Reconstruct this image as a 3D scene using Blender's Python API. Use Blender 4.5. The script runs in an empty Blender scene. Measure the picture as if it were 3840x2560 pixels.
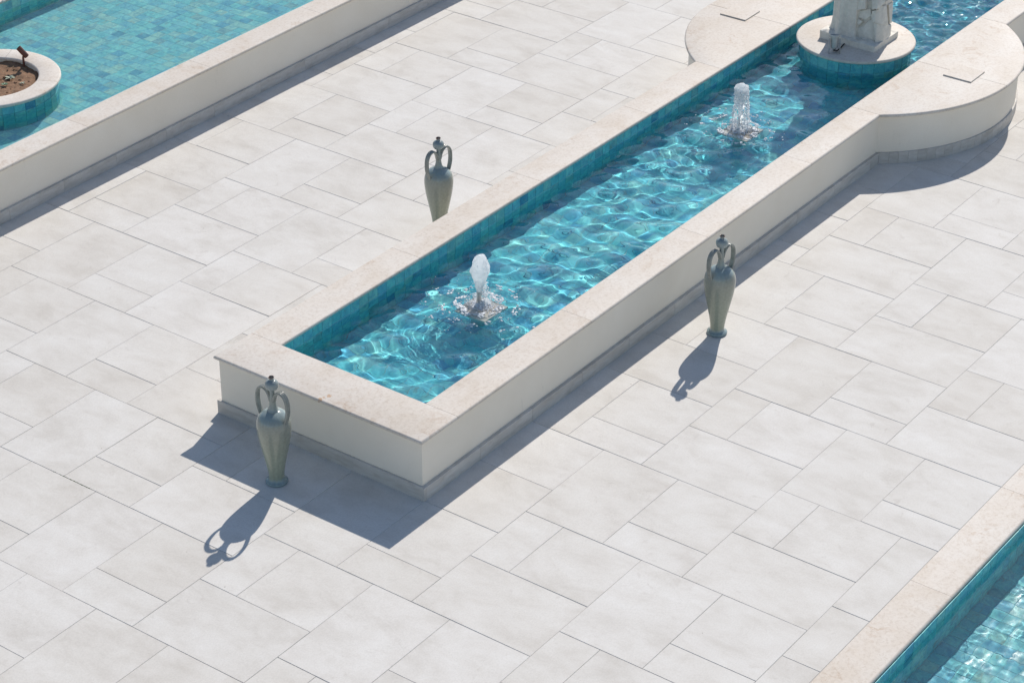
import bpy, bmesh, math, random
import numpy as np
from mathutils import Vector, Matrix, noise

random.seed(7)
rng = np.random.default_rng(11)
U = 0.3                                   # one paving module in metres; plan coordinates (a, b) are in modules
scene = bpy.context.scene

# ------------------------------------------------------------------ camera
CAM = np.array([-36.8457726, -25.21250851, 29.07149642])
RM = np.array([[0.59038425, -0.80710765, 0.00486618],
               [-0.4107361, -0.3056249, -0.85900482],
               [0.69479659, 0.5051442, -0.51194437]])
FPX = 8769.0 / 3840.0
cam_data = bpy.data.cameras.new('camera')
cam = bpy.data.objects.new('camera', cam_data)
scene.collection.objects.link(cam)
cam_data.sensor_width = 36.0
cam_data.sensor_fit = 'HORIZONTAL'
cam_data.lens = FPX * 36.0
cam_data.clip_start = 0.1
cam_data.clip_end = 500.0
mw = Matrix.Identity(4)
for i in range(3):
    mw[i][0] = RM[0][i]
    mw[i][1] = -RM[1][i]
    mw[i][2] = -RM[2][i]
    mw[i][3] = CAM[i] * U
cam.matrix_world = mw
scene.camera = cam

# ------------------------------------------------------------------ sky and sun
SUN = Vector((1.79, 0.508, 1.52)).normalized()
SUN_EL = math.asin(SUN.z)
world = bpy.data.worlds.new('World')
scene.world = world
world.use_nodes = True
wn = world.node_tree
bg = wn.nodes['Background']
sky = wn.nodes.new('ShaderNodeTexSky')
sky.sky_type = 'NISHITA'
sky.sun_disc = False
sky.sun_elevation = SUN_EL
sky.sun_rotation = math.atan2(SUN.x, SUN.y)
sky.air_density = 1.0
sky.dust_density = 0.4
sky.ozone_density = 0.4
wn.links.new(sky.outputs['Color'], bg.inputs['Color'])
bg.inputs['Strength'].default_value = 0.095
sun_data = bpy.data.lights.new('sun', 'SUN')
sun_data.energy = 3.5
sun_data.angle = math.radians(0.53)
sun_data.color = (1.0, 0.937, 0.852)
sun_data.cycles.is_caustics_light = True
sun = bpy.data.objects.new('sun', sun_data)
sun.rotation_euler = SUN.to_track_quat('Z', 'Y').to_euler()
sun.location = (8, 3, 12)
scene.collection.objects.link(sun)

# ------------------------------------------------------------------ exposure and render settings
scene.view_settings.view_transform = 'Standard'
scene.view_settings.look = 'None'
scene.view_settings.gamma = 1.0
scene.view_settings.exposure = 0.27
scene.view_settings.use_curve_mapping = False
scene.render.engine = 'CYCLES'
cy = scene.cycles
cy.use_denoising = True
cy.max_bounces = 14
cy.diffuse_bounces = 6
cy.glossy_bounces = 4
cy.transmission_bounces = 10
cy.caustics_refractive = True
cy.caustics_reflective = True
cy.sample_clamp_indirect = 8.0
cy.sample_clamp_direct = 0.0
cy.blur_glossy = 0.6

# ------------------------------------------------------------------ helpers
COL = scene.collection


def P(a, b, z=0.0):
    return Vector((a * U, -b * U, z * U))


def project(a, b, z=0.0):
    v = RM @ (np.array([a, -b, z]) - CAM)
    return 0.5 + FPX * v[0] / v[2], 0.5 + FPX * v[1] / v[2] * 1.5, v[2]


def tag(o, label=None, cat=None, group=None, kind=None):
    if label: o['label'] = label
    if cat: o['category'] = cat
    if group: o['group'] = group
    if kind: o['kind'] = kind
    return o


def link(name, me, mat=None, parent=None):
    if mat is not None and not me.materials:
        me.materials.append(mat)
    o = bpy.data.objects.new(name, me)
    COL.objects.link(o)
    if parent is not None:
        o.parent = parent
    return o


def empty(name, loc=(0, 0, 0)):
    o = bpy.data.objects.new(name, None)
    o.empty_display_size = 0.1
    o.location = loc
    COL.objects.link(o)
    return o


def mesh(name, verts, faces, smooth=False):
    me = bpy.data.meshes.new(name)
    me.from_pydata([tuple(v) for v in verts], [], faces)
    me.update()
    if smooth:
        me.polygons.foreach_set('use_smooth', [True] * len(me.polygons))
    return me


def receiver(o):
    o.cycles.is_caustics_receiver = True
    return o


def block_mesh(name, x0, x1, y0, y1, z0, z1, bev=0.002, bottom=False):
    v = [(x0, y0, z0), (x1, y0, z0), (x1, y1, z0), (x0, y1, z0),
         (x0, y0, z1 - bev), (x1, y0, z1 - bev), (x1, y1, z1 - bev), (x0, y1, z1 - bev),
         (x0 + bev, y0 + bev, z1), (x1 - bev, y0 + bev, z1), (x1 - bev, y1 - bev, z1), (x0 + bev, y1 - bev, z1)]
    f = [(8, 9, 10, 11)]
    for i in range(4):
        j = (i + 1) % 4
        f += [(i, j, j + 4, i + 4), (i + 4, j + 4, j + 8, i + 8)]
    if bottom:
        f.append((3, 2, 1, 0))
    return mesh(name, v, f)


def bull_mesh(name, pts, ins, z0, z1, n=6, flat=0.0):
    """Slab from a convex-ish outline (counter-clockwise in world XY) with a rounded edge: pts in metres,
    ins = inward unit direction of each outline vertex (zero where the edge is a plain joint)."""
    r = (z1 - z0) / 2
    zc = (z0 + z1) / 2
    m = len(pts)
    verts, faces = [], []
    for k in range(n + 1):
        th = -math.pi / 2 + math.pi * k / n
        i_, z = r * (1 - math.cos(th)), zc + r * math.sin(th)
        for p, d in zip(pts, ins):
            verts.append((p[0] + d[0] * i_, p[1] + d[1] * i_, z))
    for k in range(n):
        for i in range(m):
            j = (i + 1) % m
            faces.append((k * m + i, k * m + j, (k + 1) * m + j, (k + 1) * m + i))
    faces.append(tuple(n * m + i for i in range(m)))
    faces.append(tuple(i for i in reversed(range(m))))
    me = mesh(name, verts, faces)
    rounded = []
    for i in range(m):
        j = (i + 1) % m
        ex, ey = pts[j][0] - pts[i][0], pts[j][1] - pts[i][1]
        L = math.hypot(ex, ey) or 1.0
        nx, ny = -ey / L, ex / L
        rounded.append(min(ins[i][0] * nx + ins[i][1] * ny, ins[j][0] * nx + ins[j][1] * ny) > 0.3)
    me.polygons.foreach_set('use_smooth', rounded * n + [False, False])
    me.set_sharp_from_angle(angle=math.radians(45))
    return me


def rect_coping(name, a0, a1, b0, b1, z0, z1, rnd, mat, parent, gap=0.0013):
    """rnd = which of the sides a0, a1, b0, b1 carry the rounded edge"""
    g = gap
    x0, x1 = a0 * U + (0 if rnd[0] else g), a1 * U - (0 if rnd[1] else g)
    y0, y1 = -b1 * U + (0 if rnd[3] else g), -b0 * U - (0 if rnd[2] else g)
    sx0, sx1, sy0, sy1 = float(rnd[0]), -float(rnd[1]), float(rnd[3]), -float(rnd[2])
    pts = [(x0, y0), (x1, y0), (x1, y1), (x0, y1)]
    ins = [(sx0, sy0), (sx1, sy0), (sx1, sy1), (sx0, sy1)]
    return link(name, bull_mesh(name, pts, ins, z0 * U, z1 * U), mat, parent)


def lathe_mesh(name, prof, n=48, cap=True, smooth=True):
    verts, faces = [], []
    for r, z in prof:
        for i in range(n):
            t = 2 * math.pi * i / n
            verts.append((r * math.cos(t), r * math.sin(t), z))
    for k in range(len(prof) - 1):
        for i in range(n):
            j = (i + 1) % n
            faces.append((k * n + i, k * n + j, (k + 1) * n + j, (k + 1) * n + i))
    if cap:
        faces.append(tuple(reversed(range(n))))
        faces.append(tuple((len(prof) - 1) * n + i for i in range(n)))
    return mesh(name, verts, faces, smooth)


def catmull(pts, sub=6):
    out = []
    p = [np.array(q, float) for q in pts]
    p = [2 * p[0] - p[1]] + p + [2 * p[-1] - p[-2]]
    for i in range(1, len(p) - 2):
        for s in range(sub):
            t = s / sub
            out.append(0.5 * ((2 * p[i]) + (-p[i - 1] + p[i + 1]) * t + (2 * p[i - 1] - 5 * p[i] + 4 * p[i + 1] - p[i + 2]) * t * t
                              + (-p[i - 1] + 3 * p[i] - 3 * p[i + 1] + p[i + 2]) * t ** 3))
    out.append(p[-2])
    return out


def sweep_mesh(name, path, section, ref=(0, 1, 0), cap=True, scales=None):
    """sweep a closed 2D section (u along ref side, v along the path's own normal) along a 3D path"""
    path = [Vector(q) for q in path]
    n, m = len(path), len(section)
    verts, faces = [], []
    for i in range(n):
        t = (path[min(i + 1, n - 1)] - path[max(i - 1, 0)]).normalized()
        s = Vector(ref)
        s = (s - t * s.dot(t)).normalized()
        w = t.cross(s)
        k = 1.0 if scales is None else scales[i]
        for u, v in section:
            verts.append(path[i] + (s * u + w * v) * k)
    for i in range(n - 1):
        for j in range(m):
            q = (j + 1) % m
            faces.append((i * m + j, i * m + q, (i + 1) * m + q, (i + 1) * m + j))
    if cap:
        faces.append(tuple(reversed(range(m))))
        faces.append(tuple((n - 1) * m + j for j in range(m)))
    return mesh(name, verts, faces, True)


def ring_section(r, n=10):
    return [(r * math.cos(2 * math.pi * i / n), r * math.sin(2 * math.pi * i / n)) for i in range(n)]


# ------------------------------------------------------------------ materials
def new_mat(name):
    m = bpy.data.materials.new(name)
    m.use_nodes = True
    nt = m.node_tree
    return m, nt, nt.nodes['Principled BSDF']


def N(nt, typ, **kw):
    n = nt.nodes.new(typ)
    for k, v in kw.items():
        setattr(n, k, v)
    return n


def ramp(nt, stops, interp='LINEAR'):
    r = N(nt, 'ShaderNodeValToRGB')
    r.color_ramp.interpolation = interp
    e = r.color_ramp.elements
    while len(e) < len(stops):
        e.new(0.5)
    for i, (p, c) in enumerate(stops):
        e[i].position = p
        e[i].color = (*c, 1) if len(c) == 3 else c
    return r


def tex(nt, scale, detail=4, rough=0.55, dist=0.0, vec=None, typ='FBM'):
    t = N(nt, 'ShaderNodeTexNoise')
    t.inputs['Scale'].default_value = scale
    t.inputs['Detail'].default_value = detail
    t.inputs['Roughness'].default_value = rough
    t.inputs['Distortion'].default_value = dist
    if vec is not None:
        nt.links.new(vec, t.inputs['Vector'])
    return t


def mix(nt, a, b, fac, mode='MIX'):
    m = N(nt, 'ShaderNodeMix', data_type='RGBA', blend_type=mode)
    for sock, v in ((m.inputs[6], a), (m.inputs[7], b), (m.inputs[0], fac)):
        if hasattr(v, 'is_output'):
            nt.links.new(v, sock)
        elif isinstance(v, (int, float)):
            sock.default_value = v
        else:
            sock.default_value = (*v, 1)
    return m.outputs[2]


def math_(nt, op, a, b=None, c=None):
    m = N(nt, 'ShaderNodeMath', operation=op)
    for i, v in enumerate((a, b, c)):
        if v is None: continue
        if hasattr(v, 'is_output'): nt.links.new(v, m.inputs[i])
        else: m.inputs[i].default_value = v
    return m.outputs[0]


def vmath(nt, op, a, b=None):
    m = N(nt, 'ShaderNodeVectorMath', operation=op)
    for i, v in enumerate((a, b)):
        if v is None: continue
        if hasattr(v, 'is_output'): nt.links.new(v, m.inputs[i])
        elif isinstance(v, (int, float)): m.inputs['Scale'].default_value = v
        else: m.inputs[i].default_value = v
    return m.outputs[0]


def bump(nt, bsdf, h, strength=0.2, dist=0.002):
    b = N(nt, 'ShaderNodeBump')
    b.inputs['Strength'].default_value = strength
    b.inputs['Distance'].default_value = dist
    nt.links.new(h, b.inputs['Height'])
    nt.links.new(b.outputs['Normal'], bsdf.inputs['Normal'])


def piece_coords(nt, spread=37.0):
    """world position shifted by a per-object random amount, so no two pieces share a pattern"""
    g = N(nt, 'ShaderNodeNewGeometry')
    oi = N(nt, 'ShaderNodeObjectInfo')
    wn_ = N(nt, 'ShaderNodeTexWhiteNoise', noise_dimensions='1D')
    nt.links.new(oi.outputs['Random'], wn_.inputs['W'])
    off = vmath(nt, 'SCALE', wn_.outputs['Color'], spread)
    off.node.inputs['Scale'].default_value = spread
    return vmath(nt, 'ADD', g.outputs['Position'], off), oi.outputs['Random'], g.outputs['Position']


def stone_slab_mat():
    m, nt, bs = new_mat('pale_limestone_paving')
    co, rnd, pos = piece_coords(nt)
    st = vmath(nt, 'MULTIPLY', co, (1.0, 0.55, 1.0))
    big = tex(nt, 4.2, 8, 0.68, 0.3, st)
    r1 = ramp(nt, [(0.26, (0.58, 0.547, 0.502)), (0.5, (0.678, 0.650, 0.610)), (0.72, (0.735, 0.715, 0.682))])
    nt.links.new(big.outputs[0], r1.inputs[0])
    tone = ramp(nt, [(0.0, (0.955, 0.945, 0.93)), (0.35, (0.99, 0.985, 0.978)), (0.7, (1.0, 1.0, 1.0)), (1.0, (1.025, 1.025, 1.03))])
    nt.links.new(rnd, tone.inputs[0])
    c = mix(nt, r1.outputs[0], tone.outputs[0], 1.0, 'MULTIPLY')
    fine = tex(nt, 90, 5, 0.7, 0.0, co)
    rf = ramp(nt, [(0.35, (0.93, 0.93, 0.925)), (0.6, (1.03, 1.03, 1.03))])
    nt.links.new(fine.outputs[0], rf.inputs[0])
    c = mix(nt, c, rf.outputs[0], 1.0, 'MULTIPLY')
    blot = tex(nt, 7.0, 5, 0.7, 1.6, co)
    rb = ramp(nt, [(0.60, (0, 0, 0)), (0.78, (0.5, 0.5, 0.5))])
    nt.links.new(blot.outputs[0], rb.inputs[0])
    c = mix(nt, c, (0.47, 0.43, 0.39), rb.outputs[0])
    # small specks of dirt
    vo = N(nt, 'ShaderNodeTexVoronoi')
    vo.inputs['Scale'].default_value = 6.5
    vo.inputs['Randomness'].default_value = 1.0
    jit = tex(nt, 130, 2, 0.5, 0, pos)
    d = math_(nt, 'ADD', math_(nt, 'MULTIPLY', jit.outputs[0], 0.05), vo.outputs['Distance'])
    nt.links.new(co, vo.inputs['Vector'])
    gate = N(nt, 'ShaderNodeSeparateColor')
    nt.links.new(vo.outputs['Color'], gate.inputs[0])
    thr = math_(nt, 'MULTIPLY', math_(nt, 'POWER', gate.outputs[0], 5.0), 0.045)
    sp = math_(nt, 'LESS_THAN', d, math_(nt, 'ADD', thr, 0.018))
    c = mix(nt, c, (0.20, 0.17, 0.14), math_(nt, 'MULTIPLY', sp, 0.55))
    vs = N(nt, 'ShaderNodeTexVoronoi')
    vs.inputs['Scale'].default_value = 1.15
    nt.links.new(co, vs.inputs['Vector'])
    gs = N(nt, 'ShaderNodeSeparateColor')
    nt.links.new(vs.outputs['Color'], gs.inputs[0])
    edge = tex(nt, 11, 5, 0.7, 0.8, pos)
    rad = math_(nt, 'ADD', vs.outputs['Distance'], math_(nt, 'MULTIPLY', math_(nt, 'SUBTRACT', edge.outputs[0], 0.5), 0.35))
    rst = ramp(nt, [(0.03, (1, 1, 1)), (0.13, (0, 0, 0))])
    nt.links.new(rad, rst.inputs[0])
    grit = ramp(nt, [(0.42, (0.15,) * 3), (0.58, (1, 1, 1))])
    gt = tex(nt, 75, 4, 0.7, 0.2, pos)
    nt.links.new(gt.outputs[0], grit.inputs[0])
    msk = math_(nt, 'MULTIPLY', math_(nt, 'MULTIPLY', rst.outputs[0], grit.outputs[0]), math_(nt, 'MULTIPLY', math_(nt, 'GREATER_THAN', gs.outputs[1], 0.45), 0.30))
    c = mix(nt, c, (0.36, 0.32, 0.27), msk)
    nt.links.new(c, bs.inputs['Base Color'])
    rr = ramp(nt, [(0.3, (0.62,) * 3), (0.7, (0.8,) * 3)])
    nt.links.new(fine.outputs[0], rr.inputs[0])
    nt.links.new(rr.outputs[0], bs.inputs['Roughness'])
    bs.inputs['Specular IOR Level'].default_value = 0.2
    bump(nt, bs, fine.outputs[0], 0.10, 0.001)
    return m


def marble_mat():
    m, nt, bs = new_mat('cream_marble_coping')
    co, rnd, pos = piece_coords(nt)
    big = tex(nt, 2.6, 6, 0.6, 0.6, co)
    r1 = ramp(nt, [(0.28, (0.635, 0.56, 0.478)), (0.48, (0.685, 0.622, 0.555)), (0.7, (0.715, 0.67, 0.615))])
    nt.links.new(big.outputs[0], r1.inputs[0])
    # branching veins
    warp = tex(nt, 5.0, 4, 0.65, 0, co)
    wco = vmath(nt, 'ADD', co, vmath(nt, 'SCALE', warp.outputs['Color'], 0.18))
    wco.node.inputs[1].links[0].from_node.inputs['Scale'].default_value = 0.18
    v1 = tex(nt, 4.2, 5, 0.55, 0.8, wco)
    a1 = math_(nt, 'ABSOLUTE', math_(nt, 'SUBTRACT', v1.outputs[0], 0.5))
    rv = ramp(nt, [(0.0, (1, 1, 1)), (0.012, (0.55,) * 3), (0.035, (0, 0, 0))])
    nt.links.new(a1, rv.inputs[0])
    gate = tex(nt, 3.0, 3, 0.6, 0, co)
    rg = ramp(nt, [(0.52, (0, 0, 0)), (0.68, (0.7,) * 3)])
    nt.links.new(gate.outputs[0], rg.inputs[0])
    c = mix(nt, r1.outputs[0], (0.50, 0.375, 0.275), math_(nt, 'MULTIPLY', rv.outputs[0], rg.outputs[0]))
    mot = tex(nt, 42, 6, 0.72, 0.6, co)
    rm = ramp(nt, [(0.34, (0.85, 0.82, 0.79)), (0.52, (1.0, 1.0, 1.0)), (0.75, (1.05, 1.05, 1.05))])
    nt.links.new(mot.outputs[0], rm.inputs[0])
    c = mix(nt, c, rm.outputs[0], 1.0, 'MULTIPLY')
    tone = ramp(nt, [(0.0, (0.965, 0.955, 0.945)), (1.0, (1.03, 1.03, 1.03))])
    nt.links.new(rnd, tone.inputs[0])
    c = mix(nt, c, tone.outputs[0], 1.0, 'MULTIPLY')
    rn = tex(nt, 55, 4, 0.7, 0.4, pos)
    for (ra, rb, rad) in ((-4.03, -3.87, 0.016), (-3.93, -3.84, 0.010), (-3.80, -3.81, 0.018)):
        q = P(ra, rb, 1.55)
        dv = N(nt, 'ShaderNodeVectorMath', operation='DISTANCE')
        nt.links.new(pos, dv.inputs[0])
        dv.inputs[1].default_value = q
        m_ = math_(nt, 'LESS_THAN', math_(nt, 'ADD', dv.outputs['Value'], math_(nt, 'MULTIPLY', math_(nt, 'SUBTRACT', rn.outputs[0], 0.5), 0.06)), rad)
        c = mix(nt, c, (0.50, 0.25, 0.08), math_(nt, 'MULTIPLY', m_, 0.6))
    nt.links.new(c, bs.inputs['Base Color'])
    bs.inputs['Roughness'].default_value = 0.6
    bs.inputs['Specular IOR Level'].default_value = 0.22
    bump(nt, bs, mot.outputs[0], 0.08, 0.001)
    return m


def stucco_mat():
    m, nt, bs = new_mat('off_white_stucco')
    g = N(nt, 'ShaderNodeNewGeometry')
    big = tex(nt, 1.6, 5, 0.6, 0.3, g.outputs['Position'])
    r1 = ramp(nt, [(0.3, (0.82, 0.742, 0.63)), (0.7, (0.88, 0.812, 0.71))])
    nt.links.new(big.outputs[0], r1.inputs[0])
    fine = tex(nt, 240, 3, 0.6, 0, g.outputs['Position'])
    rf = ramp(nt, [(0.3, (0.95,) * 3), (0.7, (1.03,) * 3)])
    nt.links.new(fine.outputs[0], rf.inputs[0])
    c = mix(nt, r1.outputs[0], rf.outputs[0], 1.0, 'MULTIPLY')
    # thin rust and scuff marks
    st = vmath(nt, 'MULTIPLY', g.outputs['Position'], (9.0, 9.0, 2.2))
    sc = tex(nt, 1.0, 6, 0.72, 0.5, st)
    rs = ramp(nt, [(0.63, (0, 0, 0)), (0.80, (0.30,) * 3)])
    nt.links.new(sc.outputs[0], rs.inputs[0])
    c = mix(nt, c, (0.36, 0.31, 0.26), rs.outputs[0])
    nt.links.new(c, bs.inputs['Base Color'])
    bs.inputs['Roughness'].default_value = 0.85
    bump(nt, bs, fine.outputs[0], 0.25, 0.0012)
    return m


def skirting_mat():
    m, nt, bs = new_mat('grey_beige_skirting_stone')
    co, rnd, pos = piece_coords(nt)
    st = vmath(nt, 'MULTIPLY', co, (6.0, 6.0, 26.0))
    big = tex(nt, 1.0, 6, 0.66, 0.5, st)
    r1 = ramp(nt, [(0.3, (0.46, 0.425, 0.385)), (0.5, (0.555, 0.525, 0.49)), (0.72, (0.64, 0.615, 0.585))])
    nt.links.new(big.outputs[0], r1.inputs[0])
    tone = ramp(nt, [(0.0, (0.93, 0.925, 0.915)), (1.0, (1.05, 1.05, 1.05))])
    nt.links.new(rnd, tone.inputs[0])
    c = mix(nt, r1.outputs[0], tone.outputs[0], 1.0, 'MULTIPLY')
    pit = tex(nt, 60, 4, 0.75, 0.4, vmath(nt, 'MULTIPLY', co, (1.0, 1.0, 2.2)))
    rp = ramp(nt, [(0.62, (0, 0, 0)), (0.72, (0.5,) * 3)])
    nt.links.new(pit.outputs[0], rp.inputs[0])
    c = mix(nt, c, (0.30, 0.25, 0.20), rp.outputs[0])
    nt.links.new(c, bs.inputs['Base Color'])
    bs.inputs['Roughness'].default_value = 0.7
    bump(nt, bs, pit.outputs[0], 0.2, 0.0015)
    return m


def tile_mat(name, origin, by_object=False, zw=1.16, gain=(1, 1, 1), soft=0.0):
    """glazed turquoise tile, toned cell by cell on its own laying grid"""
    m, nt, bs = new_mat(name)
    g = N(nt, 'ShaderNodeNewGeometry')
    p = PITCH
    if by_object:
        oi = N(nt, 'ShaderNodeObjectInfo')
        w = N(nt, 'ShaderNodeTexWhiteNoise', noise_dimensions='1D')
        nt.links.new(oi.outputs['Random'], w.inputs['W'])
    else:
        q = vmath(nt, 'SUBTRACT', g.outputs['Position'], vmath(nt, 'SCALE', g.outputs['True Normal'], 0.5 * p))
        nt.nodes[-2].inputs['Scale'].default_value = 0.5 * p
        q = vmath(nt, 'SUBTRACT', q, tuple(origin))
        s = vmath(nt, 'SCALE', q, 1.0 / p)
        s.node.inputs['Scale'].default_value = 1.0 / p
        fl = vmath(nt, 'FLOOR', s)
        w = N(nt, 'ShaderNodeTexWhiteNoise', noise_dimensions='3D')
        nt.links.new(fl, w.inputs['Vector'])
    base = ramp(nt, [(0.0, (0.18, 0.58, 0.63)), (0.16, (0.21, 0.64, 0.67)), (0.34, (0.27, 0.66, 0.67)), (0.48, (0.22, 0.61, 0.68)),
                     (0.62, (0.32, 0.63, 0.60)), (0.74, (0.18, 0.53, 0.65)), (0.84, (0.25, 0.54, 0.57)), (0.91, (0.13, 0.42, 0.59)),
                     (0.955, (0.10, 0.33, 0.48)), (0.98, (0.22, 0.44, 0.47))], 'CONSTANT')
    nt.links.new(w.outputs['Value'], base.inputs[0])
    off = vmath(nt, 'SCALE', w.outputs['Color'], 60.0)
    off.node.inputs['Scale'].default_value = 60.0
    co = vmath(nt, 'ADD', g.outputs['Position'], off)
    n1 = tex(nt, 13, 3, 0.55, 1.2, co)
    r1 = ramp(nt, [(0.28, (0.66, 0.74, 0.86)), (0.5, (1.0, 1.0, 1.0)), (0.72, (1.3, 1.2, 1.08))])
    nt.links.new(n1.outputs[0], r1.inputs[0])
    c = mix(nt, base.outputs[0], (0.22, 0.59, 0.63), soft)
    c = mix(nt, c, r1.outputs[0], 1.0, 'MULTIPLY')
    n2 = tex(nt, 9, 2, 0.5, 0.8, vmath(nt, 'MULTIPLY', co, (1.0, 2.6, 1.6)))
    r2 = ramp(nt, [(0.61, (0, 0, 0)), (0.75, (0.42,) * 3)])
    nt.links.new(n2.outputs[0], r2.inputs[0])
    c = mix(nt, c, (0.30, 0.28, 0.19), r2.outputs[0])
    n3 = tex(nt, 60, 3, 0.6, 0.3, co)
    r3 = ramp(nt, [(0.3, (0.90,) * 3), (0.7, (1.06,) * 3)])
    nt.links.new(n3.outputs[0], r3.inputs[0])
    c = mix(nt, c, r3.outputs[0], 1.0, 'MULTIPLY')
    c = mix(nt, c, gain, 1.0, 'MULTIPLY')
    nt.links.new(c, bs.inputs['Base Color'])
    bs.inputs['Roughness'].default_value = 0.12
    # under water the glaze meets water instead of air, so it hardly mirrors
    zs = N(nt, 'ShaderNodeSeparateXYZ')
    nt.links.new(g.outputs['Position'], zs.inputs[0])
    nt.links.new(math_(nt, 'ADD', math_(nt, 'MULTIPLY', math_(nt, 'GREATER_THAN', zs.outputs['Z'], zw * U), 0.35), 0.045), bs.inputs['Specular IOR Level'])
    n4 = tex(nt, 26, 2, 0.5, 0, co)
    bump(nt, bs, n4.outputs[0], 0.12, 0.002)
    return m


def plain_mat(name, col, rough=0.6, metal=0.0, var=0.15, scale=30.0, bmp=0.0, spec=0.5):
    m, nt, bs = new_mat(name)
    g = N(nt, 'ShaderNodeNewGeometry')
    n = tex(nt, scale, 5, 0.65, 0.3, g.outputs['Position'])
    r = ramp(nt, [(0.3, tuple(x * (1 - var) for x in col)), (0.7, tuple(min(1, x * (1 + var)) for x in col))])
    nt.links.new(n.outputs[0], r.inputs[0])
    nt.links.new(r.outputs[0], bs.inputs['Base Color'])
    bs.inputs['Roughness'].default_value = rough
    bs.inputs['Metallic'].default_value = metal
    bs.inputs['Specular IOR Level'].default_value = spec
    if bmp:
        bump(nt, bs, n.outputs[0], bmp, 0.004)
    return m


def water_mat():
    m = bpy.data.materials.new('clear_pool_water')
    m.use_nodes = True
    nt = m.node_tree
    nt.nodes.remove(nt.nodes['Principled BSDF'])
    gl = N(nt, 'ShaderNodeBsdfGlass')
    gl.distribution = 'GGX'
    gl.inputs['Color'].default_value = (0.97, 0.995, 1.0, 1)
    gl.inputs['Roughness'].default_value = 0.0
    gl.inputs['IOR'].default_value = 1.333
    nt.links.new(gl.outputs[0], nt.nodes['Material Output'].inputs['Surface'])
    return m


def foam_mat(name='aerated_white_water', trans=0.85, rough=0.25):
    m, nt, bs = new_mat(name)
    out = nt.nodes['Material Output']
    bs.inputs['Base Color'].default_value = (0.95, 0.965, 0.98, 1)
    bs.inputs['Roughness'].default_value = rough
    bs.inputs['IOR'].default_value = 1.33
    tr = N(nt, 'ShaderNodeBsdfTranslucent')
    tr.inputs['Color'].default_value = (0.97, 0.98, 0.99, 1)
    mx = N(nt, 'ShaderNodeMixShader')
    mx.inputs[0].default_value = trans
    g = N(nt, 'ShaderNodeNewGeometry')
    n = tex(nt, 170, 4, 0.7, 0, g.outputs['Position'])
    bump(nt, bs, n.outputs[0], 0.5, 0.003)
    nt.links.new(bs.outputs[0], mx.inputs[1])
    nt.links.new(tr.outputs[0], mx.inputs[2])
    nt.links.new(mx.outputs[0], out.inputs['Surface'])
    return m


def glaze_mat():
    """grey-green ceramic glaze: bluer where it pools on the shoulder and the foot, drips down the belly"""
    m, nt, bs = new_mat('grey_green_ceramic_glaze')
    tc = N(nt, 'ShaderNodeTexCoord')
    sep = N(nt, 'ShaderNodeSeparateXYZ')
    nt.links.new(tc.outputs['Object'], sep.inputs[0])
    oi = N(nt, 'ShaderNodeObjectInfo')
    z = math_(nt, 'DIVIDE', sep.outputs['Z'], 0.81)
    ang = math_(nt, 'ARCTAN2', sep.outputs['Y'], sep.outputs['X'])
    cx = N(nt, 'ShaderNodeCombineXYZ')
    nt.links.new(math_(nt, 'COSINE', ang), cx.inputs[0])
    nt.links.new(math_(nt, 'SINE', ang), cx.inputs[1])
    nt.links.new(math_(nt, 'ADD', math_(nt, 'MULTIPLY', z, 0.55), math_(nt, 'MULTIPLY', oi.outputs['Random'], 40.0)), cx.inputs[2])
    strk = tex(nt, 2.4, 4, 0.6, 0.2, cx.outputs[0])
    zz = math_(nt, 'ADD', z, math_(nt, 'MULTIPLY', math_(nt, 'SUBTRACT', strk.outputs[0], 0.5), 0.07))
    col = ramp(nt, [(0.0, (0.19, 0.26, 0.28)), (0.035, (0.27, 0.34, 0.345)), (0.06, (0.29, 0.32, 0.25)), (0.30, (0.285, 0.31, 0.248)),
                    (0.54, (0.28, 0.29, 0.245)), (0.60, (0.275, 0.29, 0.258)), (0.665, (0.25, 0.315, 0.325)), (0.70, (0.26, 0.305, 0.31)),  # shoulder stops carry the blue of the reflected sky as colour
                    (0.78, (0.27, 0.295, 0.262)), (0.90, (0.27, 0.31, 0.315)), (0.985, (0.25, 0.285, 0.29)), (1.0, (0.17, 0.105, 0.08))])
    nt.links.new(zz, col.inputs[0])
    rs = ramp(nt, [(0.34, (1.02, 1.01, 1.0)), (0.5, (1.07, 1.07, 1.06)), (0.68, (1.13, 1.15, 1.12))])
    nt.links.new(strk.outputs[0], rs.inputs[0])
    c = mix(nt, col.outputs[0], rs.outputs[0], 1.0, 'MULTIPLY')
    fine = tex(nt, 60, 4, 0.6, 0, tc.outputs['Object'])
    rf = ramp(nt, [(0.3, (0.9,) * 3), (0.7, (1.08,) * 3)])
    nt.links.new(fine.outputs[0], rf.inputs[0])
    c = mix(nt, c, rf.outputs[0], 1.0, 'MULTIPLY')
    nt.links.new(c, bs.inputs['Base Color'])
    bs.inputs['Roughness'].default_value = 0.13
    bs.inputs['Specular IOR Level'].default_value = 0.6
    # throwing rings
    wv = math_(nt, 'SINE', math_(nt, 'MULTIPLY', sep.outputs['Z'], 420.0))
    h = math_(nt, 'ADD', math_(nt, 'MULTIPLY', wv, 0.10), math_(nt, 'MULTIPLY', fine.outputs[0], 0.25))
    bump(nt, bs, h, 0.10, 0.002)
    return m


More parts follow.
